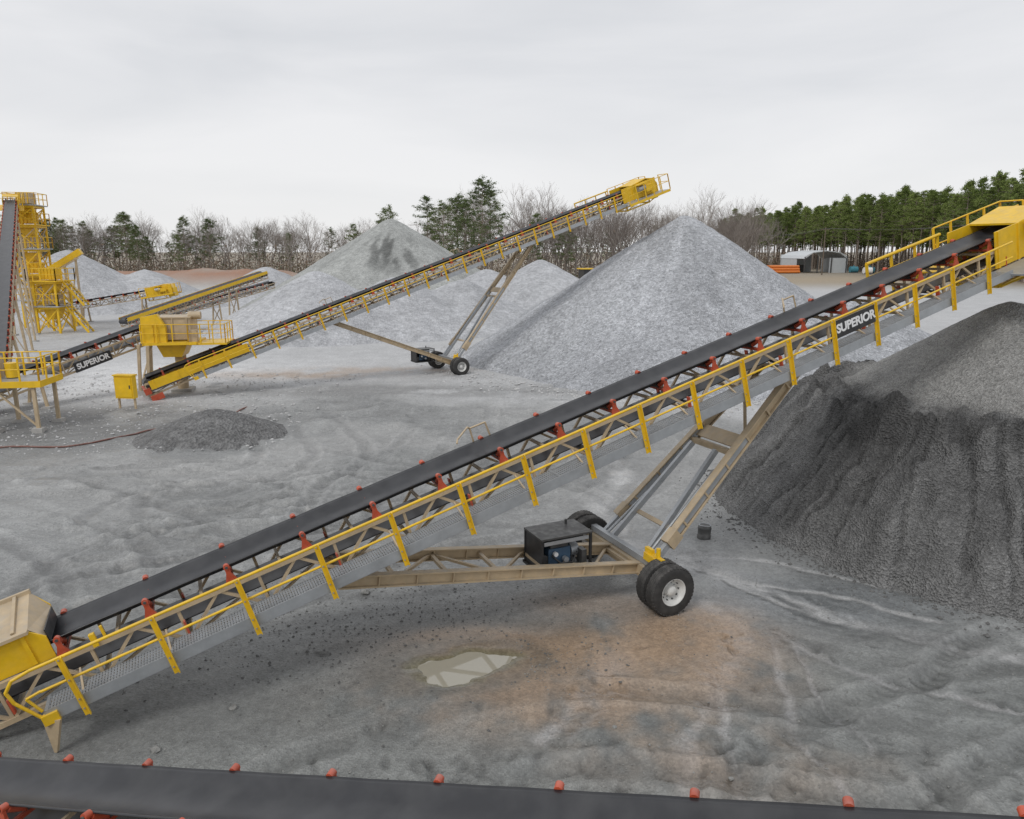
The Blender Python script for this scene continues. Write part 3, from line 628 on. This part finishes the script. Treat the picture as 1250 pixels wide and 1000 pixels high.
# ------------------------------------------------------------------ stockpiles
def pile(name,cones,res,colfn,amp,mat,gul=.05,seed=0,det=1.,extra=None):
    x0=min(c[0]-c[2]/c[3]-1 for c in cones);x1=max(c[0]+c[2]/c[3]+1 for c in cones);y0=min(c[1]-c[2]/c[3]-1 for c in cones);y1=max(c[1]+c[2]/c[3]+1 for c in cones)
    X,Y=np.meshgrid(np.arange(x0,x1,res),np.arange(y0,y1,res)); zs=[]
    for k,(cx,cy,h,s) in enumerate(cones):
        r=np.hypot(X-cx,Y-cy); th=np.arctan2(Y-cy,X-cx)
        gx=np.cos(th);gy=np.sin(th)
        r2=r*(1+gul*(fbm(gx*5,gy*5,4,seed+k)-.5)*2+ .10*(fbm(gx*1.2,gy*1.2,2,seed+9+k)-.5))
        rr=np.sqrt(r2*r2+.5)-.5
        z=h-s*rr
        toe=.06*h; z=np.where(z<toe*2,z+ (toe*2-z)*.25*sst(-toe*2,toe*2,z)*1.0,z)
        zs.append(z)
    zs=np.array(zs); K=5.0; Z=np.log(np.exp(np.clip(zs*K,-60,300)).sum(0))/K
    Z+=amp*((fbm(X*.5*det,Y*.5*det,4,seed+40)-.5)*2+ .5*(fbm(X*3*det,Y*3*det,3,seed+50)-.5)*2)
    if extra: Z=extra(X,Y,Z)
    C=colfn(X,Y,Z); return grid_mesh(name,X,Y,Z,C,mat,Z>-.12)
def grey(b,t=(1,1,1)): return np.stack([b*t[0],b*t[1],b*t[2]],-1)
M_GRAVEL=earth_mat('gravel_light',speck=.55,sp_scale=3.5,bump=1.,bdist=.12,fine=9,rough=(.85,.95))
M_GRAVELF=earth_mat('gravel_far',speck=.35,sp_scale=1.5,bump=.6,bdist=.15,fine=5,rough=(.85,.95))
M_SAND=earth_mat('sand_dark',speck=.40,sp_scale=4,bump=1.,bdist=.09,fine=20,rough=(.75,.95))
def streak(X,Y,cx,cy,seed):
    th=np.arctan2(Y-cy,X-cx); return fbm(th*10,np.hypot(X-cx,Y-cy)*.12,4,seed)
def c_light(X,Y,Z):
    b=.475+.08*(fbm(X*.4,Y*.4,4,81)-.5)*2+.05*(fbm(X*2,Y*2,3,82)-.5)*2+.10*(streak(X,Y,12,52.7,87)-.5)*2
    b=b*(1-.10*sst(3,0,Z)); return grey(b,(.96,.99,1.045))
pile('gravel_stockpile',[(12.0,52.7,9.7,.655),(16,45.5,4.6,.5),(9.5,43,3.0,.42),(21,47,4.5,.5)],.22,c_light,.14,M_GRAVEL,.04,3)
def c_far(X,Y,Z):
    d=np.hypot(X+15.7,Y-99); b=.35+.05*(fbm(X*.3,Y*.3,4,83)-.5)*2+.06*(streak(X,Y,-15.7,99,88)-.5)*2
    th=np.arctan2(Y-99,X+15.7); st=sst(.47,.6,fbm(th*9,d*.22,4,84))*sst(10,8.2,Z)*sst(4.0,6.2,Z)*np.exp(-((th+1.45)/.55)**2)
    b=b*(1-.62*st); return grey(b,(.98,1.01,.98))
pile('sand_stockpile',[(-15.7,99,11.4,.62)],.35,c_far,.12,M_GRAVELF,.03,11)
def c_mid(X,Y,Z): return grey(.43+.07*(fbm(X*.3,Y*.3,4,85)-.5)*2+.05*(streak(X,Y,-12,69,89)-.5)*2,(.97,.99,1.03))
pile('gravel_stockpile',[(-17.6,67,5.6,.55),(-11,70,5.0,.5),(-5,72,4.6,.5)],.3,c_mid,.13,M_GRAVELF,.04,17)
pile('gravel_stockpile',[(3.3,86,6.4,.6),(-3,90,5.2,.5)],.35,c_mid,.12,M_GRAVELF,.04,23)
pile('gravel_stockpile',[(-56,95,7.5,.6),(-48,98,5.0,.5)],.5,c_mid,.15,M_GRAVELF,.04,27)
pile('gravel_stockpile',[(-36,110,5,.5),(-28,118,4.6,.5)],.5,c_mid,.15,M_GRAVELF,.04,28)
def c_small(X,Y,Z): return grey(.19+.05*(fbm(X*1.5,Y*1.5,4,86)-.5)*2)
pile('gravel_heap',[(-12,28.8,1.15,.48)],.07,c_small,.05,M_GRAVEL,.05,31,1.6)
DX,DY=13.7,20.3
def ex(X,Y,Z):
    r=np.hypot(X-DX,Y-DY); th=np.arctan2(Y-DY,X-DX); gx=np.cos(th);gy=np.sin(th)
    nrm=.45*(fbm(gx*2.2+3,gy*2.2,3,101)-.5)*2+.30*(fbm(X*1.2,Y*1.2,3,102)-.5)*2
    r1=3.9+nrm*.6; r2=4.95+nrm
    up=6.05-.68*(np.sqrt(r*r+.15)-.2)
    z1=6.05-.68*(r1-.2)
    shelf=z1-.12*(r-r1)
    low=z1-.12*(r2-r1)-(r-r2)*1.42
    toe=.55*np.exp(-((r-7.0)/.8)**2)
    Z=np.where(r<r1,up,np.where(r<r2,shelf,low)); Z=np.maximum(Z,-.3)
    Z=np.where(r>r2,Z+toe*sst(r2,r2+1.6,r)*(r<8.6)*.6,Z)
    face=sst(-.2,.6,r-r2)
    cl=np.abs(fbm(X*1.5,Y*1.5,4,105)-.5)*2
    band=np.exp(-((r-4.8)/.9)**2)
    Z+=(cl-.22)*.75*band+ .12*(fbm(X*3.5,Y*3.5,3,111)-.5)*2*band
    wth=th+.12*(fbm(X*.9,Y*.9,3,110)-.5)
    rl=1-np.abs(fbm(wth*13,r*.25,3,106)-.5)*2
    Z-=(rl**8)*.20*face*sst(.1,.8,Z)
    Z+=.10*(fbm(X*1.2,Y*1.2,4,107)-.5)*2*(.3+face)+.06*(fbm(X*5,Y*5,3,108)-.5)*2*(.35+face)
    return np.where(r>9.2,-.5,Z)
def c_dark(X,Y,Z):
    r=np.hypot(X-DX,Y-DY); th=np.arctan2(Y-DY,X-DX)
    b=.205+.06*(fbm(X*.8,Y*.8,4,93)-.5)*2+.08*(fbm(th*13,r*.3,3,109)-.5)*2
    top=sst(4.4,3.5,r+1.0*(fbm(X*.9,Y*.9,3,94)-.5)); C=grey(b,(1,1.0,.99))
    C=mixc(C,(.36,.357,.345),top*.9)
    wet=np.exp(-((r-4.9)/.75)**2)*sst(.36,.50,fbm(X*1.0,Y*1.0,4,95)); C=mixc(C,(.095,.095,.095),wet*.85)
    dk=sst(5.0,5.6,r)*sst(7.2,6.2,r)*sst(.48,.62,fbm(X*.6,Y*.6,4,97)); C=mixc(C,(.14,.14,.14),dk*.6)
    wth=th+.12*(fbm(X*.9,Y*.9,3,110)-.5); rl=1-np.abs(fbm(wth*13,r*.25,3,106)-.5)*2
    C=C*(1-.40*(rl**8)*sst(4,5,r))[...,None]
    return mixc(C,(.24,.24,.238),sst(.6,.05,Z)*.6)
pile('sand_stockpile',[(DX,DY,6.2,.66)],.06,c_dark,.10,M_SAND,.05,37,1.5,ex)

def stones(name,n,fn,mat_col,smin,smax):
    base=np.array([(1,0,0),(-1,0,0),(0,1,0),(0,-1,0),(0,0,1),(0,0,-1)],float)
    F=np.array([(0,2,4),(2,1,4),(1,3,4),(3,0,4),(2,0,5),(1,2,5),(3,1,5),(0,3,5)])
    V=[];FF=[]
    for i in range(n):
        x,y,z=fn(); s=smin+(smax-smin)*rng.random()**2.5; b=base*(s*rng.uniform(.6,1.2,(6,1)))*np.array([1,rng.uniform(.6,1),rng.uniform(.5,.8)])
        a=rng.uniform(0,6.28); ca,sa=math.cos(a),math.sin(a); b=b@np.array([[ca,-sa,0],[sa,ca,0],[0,0,1]])
        V.append(b+np.array([x,y,z+s*.15])); FF.append(F+6*i)
    V=np.concatenate(V);FF=np.concatenate(FF); me=bpy.data.meshes.new(name); me.from_pydata(V.tolist(),[],FF.tolist()); me.materials.append(mat_col)
    o=bpy.data.objects.new(name,me); scene.collection.objects.link(o)
def zat(x,y):
    return float(Z[min(len(ys)-1,np.searchsorted(ys,y)),min(len(xs)-1,np.searchsorted(xs,x))])
def onG(x,y):
    while ((x+.9)/1.2)**2+((y-12.0)/.8)**2<1: x+=rng.uniform(.5,2)
    return (x,y,zat(x,y))
M_STONE=paint('stone_grey',(.25,.25,.24),.9,var=.5,scale=8,dust=.1)
M_STONEL=paint('stone_light',(.5,.5,.5),.9,var=.3,scale=8,dust=.1)
stones('loose_stones',4500,lambda:onG(rng.uniform(-8,12),7.8+9*rng.random()**1.5),M_STONE,.008,.028)
M_CLOD=paint('clod_dark',(.13,.13,.128),.9,var=.4,scale=8,dust=.05)
stones('dark_clods',1500,lambda:onG(rng.normal(-3,2.4),rng.normal(13.5,1.4)),M_CLOD,.012,.04)
def fn2():
    a=rng.uniform(math.pi*.9,math.pi*1.8); r=15+abs(rng.normal(0,1.6)); return onG(12+r*math.cos(a),51+r*math.sin(a))
stones('scattered_gravel',2000,fn2,M_STONEL,.04,.14)
stones('yard_gravel',2600,lambda:onG(rng.uniform(-26,-9),rng.uniform(26,44)),M_STONEL,.03,.10)
def fn3():
    a=rng.uniform(math.pi*.85,math.pi*1.7); r=7.3+abs(rng.normal(0,.5)); return onG(DX+r*math.cos(a),DY+r*math.sin(a))
stones('pile_clods',1500,fn3,M_CLOD,.02,.07)

e=empty('steel_drum',(4.95,17.9,0)); mb=MB(); mb.lathe((4.95,17.9,-.02),(.05,.1,1),[(0,.17),(.14,.175),(.15,.162),(.30,.17),(.32,.178),(.34,.165),(.40,.16),(.39,.001)],DARK,18); mb.lathe((4.95,17.9,-.02),(.05,.1,1),[(.40,.162),(.41,.15),(.405,.13)],GALV,18); mb.build('drum_body',e)
for i,(x,y,s) in enumerate(((-4.55,10.75,.07),(-5.3,9.65,.08),(3.1,9.1,.04),(1.6,10.2,.04),(-3.2,14.9,.1))):
    o=bpy.data.meshes.new('rock')
    bm=bmesh.new(); bmesh.ops.create_icosphere(bm,subdivisions=2,radius=s)
    for v in bm.verts: v.co*=rng.uniform(.75,1.15); v.co.z*=.6
    bm.to_mesh(o); bm.free(); o.materials.append(M_STONE); ob=bpy.data.objects.new('rock',o); ob.location=(x,y,zat(x,y)+s*.3); scene.collection.objects.link(ob)

hp_=smooth_poly([(-24,26.5),(-19,26.9),(-16.5,27.2),(-15,29.5),(-13,31.5),(-12.5,34)],5)
mb=MB(); mb.path([(x,y,zat(x,y)+.04) for x,y in hp_],.035,0,6); mb.build('hose',None,[M_HOSE])

# ------------------------------------------------------------------ vegetation
def foliage_mat(name,c1,c2,tl=True):
    m,nt,b=newmat(name);L=nt.links; oi=N(nt,'ShaderNodeObjectInfo'); geo=N(nt,'ShaderNodeNewGeometry')
    n=N(nt,'ShaderNodeTexNoise'); n.inputs['Scale'].default_value=.5; n.inputs['Detail'].default_value=5; L.new(geo.outputs['Position'],n.inputs['Vector'])
    ad=N(nt,'ShaderNodeMath',operation='ADD'); L.new(n.outputs['Fac'],ad.inputs[0])
    mr=N(nt,'ShaderNodeMapRange'); mr.inputs[3].default_value=-.25; mr.inputs[4].default_value=.25; L.new(oi.outputs['Random'],mr.inputs[0]); L.new(mr.outputs[0],ad.inputs[1])
    r=N(nt,'ShaderNodeValToRGB'); r.color_ramp.elements[0].position=.25;r.color_ramp.elements[1].position=.75; r.color_ramp.elements[0].color=(*c1,1); r.color_ramp.elements[1].color=(*c2,1)
    L.new(ad.outputs[0],r.inputs['Fac']); L.new(r.outputs['Color'],b.inputs['Base Color']); b.inputs['Roughness'].default_value=.8; b.inputs['Specular IOR Level'].default_value=.15
    if tl:
        tr=N(nt,'ShaderNodeBsdfTranslucent'); L.new(r.outputs['Color'],tr.inputs['Color']); ms=N(nt,'ShaderNodeMixShader'); ms.inputs[0].default_value=.35
        L.new(b.outputs[0],ms.inputs[1]); L.new(tr.outputs[0],ms.inputs[2]); L.new(ms.outputs[0],nt.nodes['Material Output'].inputs['Surface'])
    return m
M_PINE=foliage_mat('pine_needles',(.12,.165,.045),(.24,.30,.095))
M_PINED=foliage_mat('pine_needles_dark',(.09,.125,.05),(.17,.21,.085))
M_BARK=paint('bark',(.26,.215,.18),.95,var=.4,scale=2,dust=.05)
M_TWIG=foliage_mat('bare_twigs',(.19,.165,.15),(.31,.28,.255),False)
M_BRUSH=foliage_mat('dry_brush',(.15,.11,.08),(.27,.21,.16),False)
def mesh_from(name,V,F,mi,mats):
    me=bpy.data.meshes.new(name); me.from_pydata(V,[],F)
    for m in mats: me.materials.append(m)
    me.polygons.foreach_set('material_index',mi); me.update(); return me
def seg(V,F,MI,a,b,r0,r1,mi,n=4):
    d=(b-a)
    if d.length<1e-5: return
    d.normalize(); up=Vector((0,0,1)) if abs(d.z)<.9 else Vector((1,0,0)); x=d.cross(up).normalized(); y=x.cross(d); o=len(V)
    for p,r in ((a,r0),(b,r1)):
        for i in range(n):
            t=2*math.pi*i/n; V.append(tuple(p+x*(r*math.cos(t))+y*(r*math.sin(t))))
    for i in range(n): F.append((o+i,o+(i+1)%n,o+n+(i+1)%n,o+n+i)); MI.append(mi)
def pine_mesh(seed,H,crown0,rad,nbr,dens,mat,ls=(.10,.24),cl=(.4,.85)):
    rd=random.Random(seed); V=[];F=[];MI=[]; p=Vector((0,0,-.3)); lean=Vector((rd.uniform(-.03,.03),rd.uniform(-.03,.03),0)); pts=[p]
    for i in range(8): p=Vector((lean.x*H*(i+1)/8+rd.uniform(-.1,.1),lean.y*H*(i+1)/8+rd.uniform(-.1,.1),H*(i+1)/8)); pts.append(p)
    for i in range(8): seg(V,F,MI,pts[i],pts[i+1],.22*(1-i/8.5),.22*(1-(i+1)/8.5),1,6)
    def tr(z): f=max(0,min(7.999,z/H*8)); i=int(f); return pts[i].lerp(pts[i+1],f-i)
    for k in range(nbr):
        f=rd.random()**.85; z=H*(crown0+(1-crown0)*f); az=rd.uniform(0,6.283)
        prof=math.sin(math.pi*min(1,(f*.80+.20)))**.6*(1-f*.25)+.08
        L=rad*prof*rd.uniform(.5,1.2); a=tr(z); b=a+Vector((math.cos(az)*L,math.sin(az)*L,L*rd.uniform(-.05,.45)))
        seg(V,F,MI,a,b,.05,.02,1,3)
        for q in range(rd.randint(2,4)):
            c=a.lerp(b,rd.uniform(.35,1.05))+Vector((rd.uniform(-.3,.3),rd.uniform(-.3,.3),rd.uniform(-.1,.4))); cr=rd.uniform(*cl)
            for w in range(dens):
                d=Vector((rd.gauss(0,1),rd.gauss(0,1),rd.gauss(0,.6))); d.normalize(); pc=c+Vector((d.x,d.y,d.z*.7))*cr*rd.uniform(.1,1)
                u=Vector((rd.gauss(0,1),rd.gauss(0,1),rd.gauss(0,1)+.5)).normalized(); v=u.cross(d)
                if v.length<.05: continue
                v.normalize(); s=rd.uniform(*ls); o=len(V)
                V.extend([tuple(pc-u*s),tuple(pc+v*s*.45),tuple(pc+u*s),tuple(pc-v*s*.45)]); F.append((o,o+1,o+2,o+3)); MI.append(0)
    return mesh_from('pine',V,F,MI,[mat,M_BARK])
def bare_mesh(seed,H):
    rd=random.Random(seed); V=[];F=[];MI=[]
    def rec(a,d,L,r,dep):
        b=a+d*L; seg(V,F,MI,a,b,r,r*.7,0,3 if dep<4 else 4)
        if dep==0: return
        n=rd.choice((2,3,3)) if dep>1 else 3
        for i in range(n):
            ax=Vector((rd.gauss(0,1),rd.gauss(0,1),rd.gauss(0,1))); nd=(d+ax.normalized()*rd.uniform(.35,.7)+Vector((0,0,.10))).normalized()
            rec(a.lerp(b,rd.uniform(.55,1) if i else 1),nd,L*rd.uniform(.62,.85),r*.60,dep-1)
    rec(Vector((0,0,-.3)),Vector((rd.uniform(-.05,.05),rd.uniform(-.05,.05),1)).normalized(),H*.29,H*.010,6)
    return mesh_from('bare',V,F,MI,[M_TWIG])
pines=[pine_mesh(i,20,.42,2.9,80,18,M_PINE,(.10,.22),(.4,.85)) for i in range(6)]
pinesD=[pine_mesh(20+i,20,.32,4.2,95,24,M_PINED,(.08,.18),(.45,1.0)) for i in range(5)]
bares=[bare_mesh(40+i,16) for i in range(6)]
def inst(par,me,nm,x,y,s,z=0,sz=None):
    o=bpy.data.objects.new(nm,me); o.location=(x,y,z); o.rotation_euler=(0,0,random.uniform(0,6.28)); o.scale=(s,s,sz or s*random.uniform(.88,1.1)); scene.collection.objects.link(o); o.parent=par
rf=empty('pine_forest')
for row in range(7):
    for k in range(54):
        y=146+k*4.0+random.uniform(-1.6,1.6); x=116+row*4.8+random.uniform(-2,2)+ (0 if y<290 else (y-290)*-.25)
        inst(rf,random.choice(pines),'pine',x,y,1.15*random.uniform(.82,1.1))
lf=empty('mixed_forest')
for k in range(400):
    x=random.uniform(-190,120); y=random.uniform(0,1)*45
    y0=215 if x<-20 else 175+ max(0,(x-20))*1.25
    if x>95: continue
    inst(lf,random.choice(bares),'bare_tree',x,y0+y,random.uniform(.7,1.25)*(1.0 if x<-20 else 1.25))
for k in range(22):
    x=random.uniform(-145,-85); inst(lf,random.choice(pinesD),'pine',x,206+random.uniform(0,30),random.uniform(.6,.92))
for k in range(44):
    x=random.uniform(-200,60); inst(lf,random.choice(pinesD),'pine',x,225+random.uniform(0,40),random.uniform(.45,.72))
for (x,y,s) in ((-16.5,150,.85),(-13.5,147,.93),(-9.2,146,.9),(-6.2,150,1.12),(-11,155,.98),(-4.2,156,.92),(-27,165,.8),(-31,180,.68),(-40,190,.62),(5,170,.7),(12,172,.72)):
    inst(lf,random.choice(pinesD),'pine',x,y,s)
for k in range(60):
    x=random.uniform(0,68); inst(lf,random.choice(bares),'bare_tree',x,160+x*.6+random.uniform(0,22),random.uniform(.95,1.40))
def brush(name,n,fn,mat,smin,smax,h):
    V=[];F=[]
    for i in range(n):
        x,y=fn(); z=abs(random.gauss(0,h)); s=random.uniform(smin,smax); c=Vector((x,y,z)); u=Vector((random.gauss(0,1),random.gauss(0,1),random.gauss(0,1.0))).normalized(); v=u.cross(Vector((random.gauss(0,1),random.gauss(0,1),random.gauss(0,1)))).normalized(); o=len(V)
        V.extend([tuple(c-u*s),tuple(c+v*s*.3),tuple(c+u*s),tuple(c-v*s*.3)]); F.append((o,o+1,o+2,o+3))
    me=mesh_from(name,V,F,[0]*len(F),[mat]); o=bpy.data.objects.new(name,me); scene.collection.objects.link(o)
def bf():
    x=random.uniform(-210,110); return x,(212 if x<-20 else 176+max(0,x-20)*1.25)+random.uniform(-6,45)
brush('dry_brush',42000,bf,M_BRUSH,.2,.55,3.2)
brush('forest_understory',16000,lambda:(random.uniform(118,155),random.uniform(150,360)),M_BRUSH,.3,.7,2.4)
brush('evergreen_shrubs',7000,bf,M_PINED,.2,.45,2.0)

# ------------------------------------------------------------------ distant objects
sh=empty('metal_shed',(101,252,0)); mb=MB(Matrix.Translation((101,252,0))@Matrix.Rotation(R(12),4,'Z'))
roof=[(-8,4.6),(-7.2,5.6),(-5,6.6),(0,7.2),(5,6.6),(7.2,5.6),(8,4.6),(7.8,4.5),(5,6.35),(0,6.95),(-5,6.35),(-7.8,4.5)]
mb.prism(roof,-7,7,0); mb.box((-2,7,2.9),(11.8,.15,5.8),0); mb.box((7.8,0,2.3),(.15,14,4.6),0); mb.box((-7.8,2,2.3),(.15,9,4.6),0)
for x in (-7.7,-3,2,7.6): mb.box((x,-6.9,2.6),(.3,.3,5.2),1)
mb.box((4.5,-6.6,2.4),(6,.12,4.8),0); mb.box((-3,3,1.2),(3,2,2.4),1)
mb.build('shed_shell',sh,[M_SHED,M_DARK])
pp=empty('orange_pipe_stack',(86,240,0)); mb=MB()
for r_ in range(3):
    for k in range(7-r_): mb.tube((82+k*.1,238+k*.9+r_*.45,.5+r_*.8),(92,240+k*.9+r_*.45,.5+r_*.8),.45,0,8)
mb.build('pipes',pp,[M_ORANGE])
for (x,y,c,nm) in ((112,246,M_CYAN,'plastic_tote'),(114.5,240,M_CYAN,'plastic_tote'),(109,250,M_BLUE,'portable_tank'),(110,232,M_WHITE,'portable_tank')):
    e=empty(nm,(x,y,0)); mb=MB(); mb.tube((x-1.2,y,1.1),(x+1.2,y,1.1),1.0,0,14); mb.box((x,y,.1),(2.4,1.8,.2),1); mb.tube((x,y,2),(x,y,2.4),.25,0,8); mb.build('tank_body',e,[c,M_DARK])
def pole(x,y,h):
    e=empty('utility_pole',(x,y,0)); mb=MB(); mb.tube((x,y,-.2),(x,y,h),.22,0,8,.14); mb.beam((x-1.3,y,h-.8),(x+1.3,y,h-.8),.15,.15,0)
    for q in (-1.1,0,1.1): mb.tube((x+q,y,h-.72),(x+q,y,h-.4),.07,0,6)
    mb.build('pole_body',e,[M_WOODP])
pole(93,225,14); pole(105,150,14); pole(96,300,14)
mb=MB()
for q in (-1.1,0,1.1):
    for A_,B_ in (((93,225),(105,150)),((96,300),(93,225)),((105,150),(112,90))):
        pts=[(A_[0]+(B_[0]-A_[0])*t/8+q,A_[1]+(B_[1]-A_[1])*t/8,13.6-1.2*math.sin(math.pi*t/8)) for t in range(9)]; mb.path(pts,.025,0,4)
mb.build('power_lines',None,[M_DARK])
ld=empty('wheel_loader',(10,108,0)); mb=MB(Matrix.Translation((10,108,0))@Matrix.Rotation(R(20),4,'Z')@Matrix.Scale(1.25,4))
mb.box((-1.3,0,1.9),(2.8,1.8,1.3),0); mb.prism([(-2.9,1.3),(-2.9,2.3),(-2.5,2.55),(0,2.6),(0,1.3)],-.8,.8,0)
mb.box((.6,0,3.0),(1.3,1.4,1.4),1); mb.box((.6,0,3.75),(1.6,1.7,.12),0); mb.box((.5,0,1.8),(1.8,1.7,1.0),0)
for y in (-.6,.6): mb.beam((1,y,2.2),(3.4,y,1.2),.2,.35,0)
mb.prism([(3.2,.4),(4.6,.3),(4.7,.45),(3.5,.6),(3.4,1.4),(4.0,1.9),(3.8,2.0),(3.1,1.5)],-1.5,1.5,0)
for x in (-1.8,1.6):
    for y in (-1.15,1.15): mb.lathe((x,y,.85),(0,1,0),[(-.28,.45),(-.3,.7),(-.25,.85),(.25,.85),(.3,.7),(.28,.45),(.1,.3),(.1,.001)],2,20); mb.lathe((x,y,.85),(0,-1,0),[(.27,.45),(.1,.3),(.1,.001)],0,16)
mb.build('loader_body',ld,[M_YEL,M_BLACK,M_TYRE])

# ------------------------------------------------------------------ world
w=bpy.data.worlds.new('World'); scene.world=w; w.use_nodes=True; nt=w.node_tree; L=nt.links
bg=nt.nodes['Background']; out=nt.nodes['World Output']
sky=N(nt,'ShaderNodeTexSky'); sky.sky_type='NISHITA'; sky.sun_disc=False; sky.sun_elevation=R(48); sky.sun_rotation=R(215)
L.new(sky.outputs[0],bg.inputs['Color']); bg.inputs['Strength'].default_value=.10
tc=N(nt,'ShaderNodeTexCoord'); mp=N(nt,'ShaderNodeMapping'); mp.inputs['Scale'].default_value=(1.2,1.2,5.5); L.new(tc.outputs['Generated'],mp.inputs['Vector'])
nz=N(nt,'ShaderNodeTexNoise'); nz.inputs['Scale'].default_value=1.5; nz.inputs['Detail'].default_value=5; nz.inputs['Roughness'].default_value=.5; nz.inputs['Distortion'].default_value=.4; L.new(mp.outputs[0],nz.inputs['Vector'])
r=N(nt,'ShaderNodeValToRGB'); r.color_ramp.elements[0].position=.32; r.color_ramp.elements[1].position=.68; r.color_ramp.elements[0].color=(.69,.705,.735,1); r.color_ramp.elements[1].color=(.87,.87,.885,1); L.new(nz.outputs['Fac'],r.inputs['Fac'])
sz=N(nt,'ShaderNodeSeparateXYZ'); L.new(tc.outputs['Generated'],sz.inputs[0])
hz=N(nt,'ShaderNodeMapRange'); hz.inputs[1].default_value=.02; hz.inputs[2].default_value=.2; hz.inputs[3].default_value=.75; hz.inputs[4].default_value=0; L.new(sz.outputs['Z'],hz.inputs[0])
mx=N(nt,'ShaderNodeMix',data_type='RGBA'); L.new(hz.outputs[0],mx.inputs[0]); L.new(r.outputs['Color'],mx.inputs[6]); mx.inputs[7].default_value=(.91,.905,.905,1)
bg2=N(nt,'ShaderNodeBackground'); L.new(mx.outputs[2],bg2.inputs['Color']); bg2.inputs['Strength'].default_value=1.0
ms=N(nt,'ShaderNodeMixShader'); ms.inputs[0].default_value=.95; L.new(bg.outputs[0],ms.inputs[1]); L.new(bg2.outputs[0],ms.inputs[2]); L.new(ms.outputs[0],out.inputs['Surface'])
sl=bpy.data.lights.new('sun','SUN'); sl.energy=1.35; sl.angle=R(18); sl.color=(1,.975,.94); so=bpy.data.objects.new('sun',sl); scene.collection.objects.link(so)
so.rotation_euler=(R(42),0,R(-35))
scene.view_settings.view_transform='Standard'; scene.view_settings.look='None'; scene.view_settings.exposure=0

cam=bpy.data.cameras.new('camera'); cam.sensor_width=36; cam.lens=25.92; cam.clip_end=5000; co=bpy.data.objects.new('camera',cam); scene.collection.objects.link(co)
co.location=(0,0,7.3); co.rotation_euler=(R(90-12.2),0,0); scene.camera=co
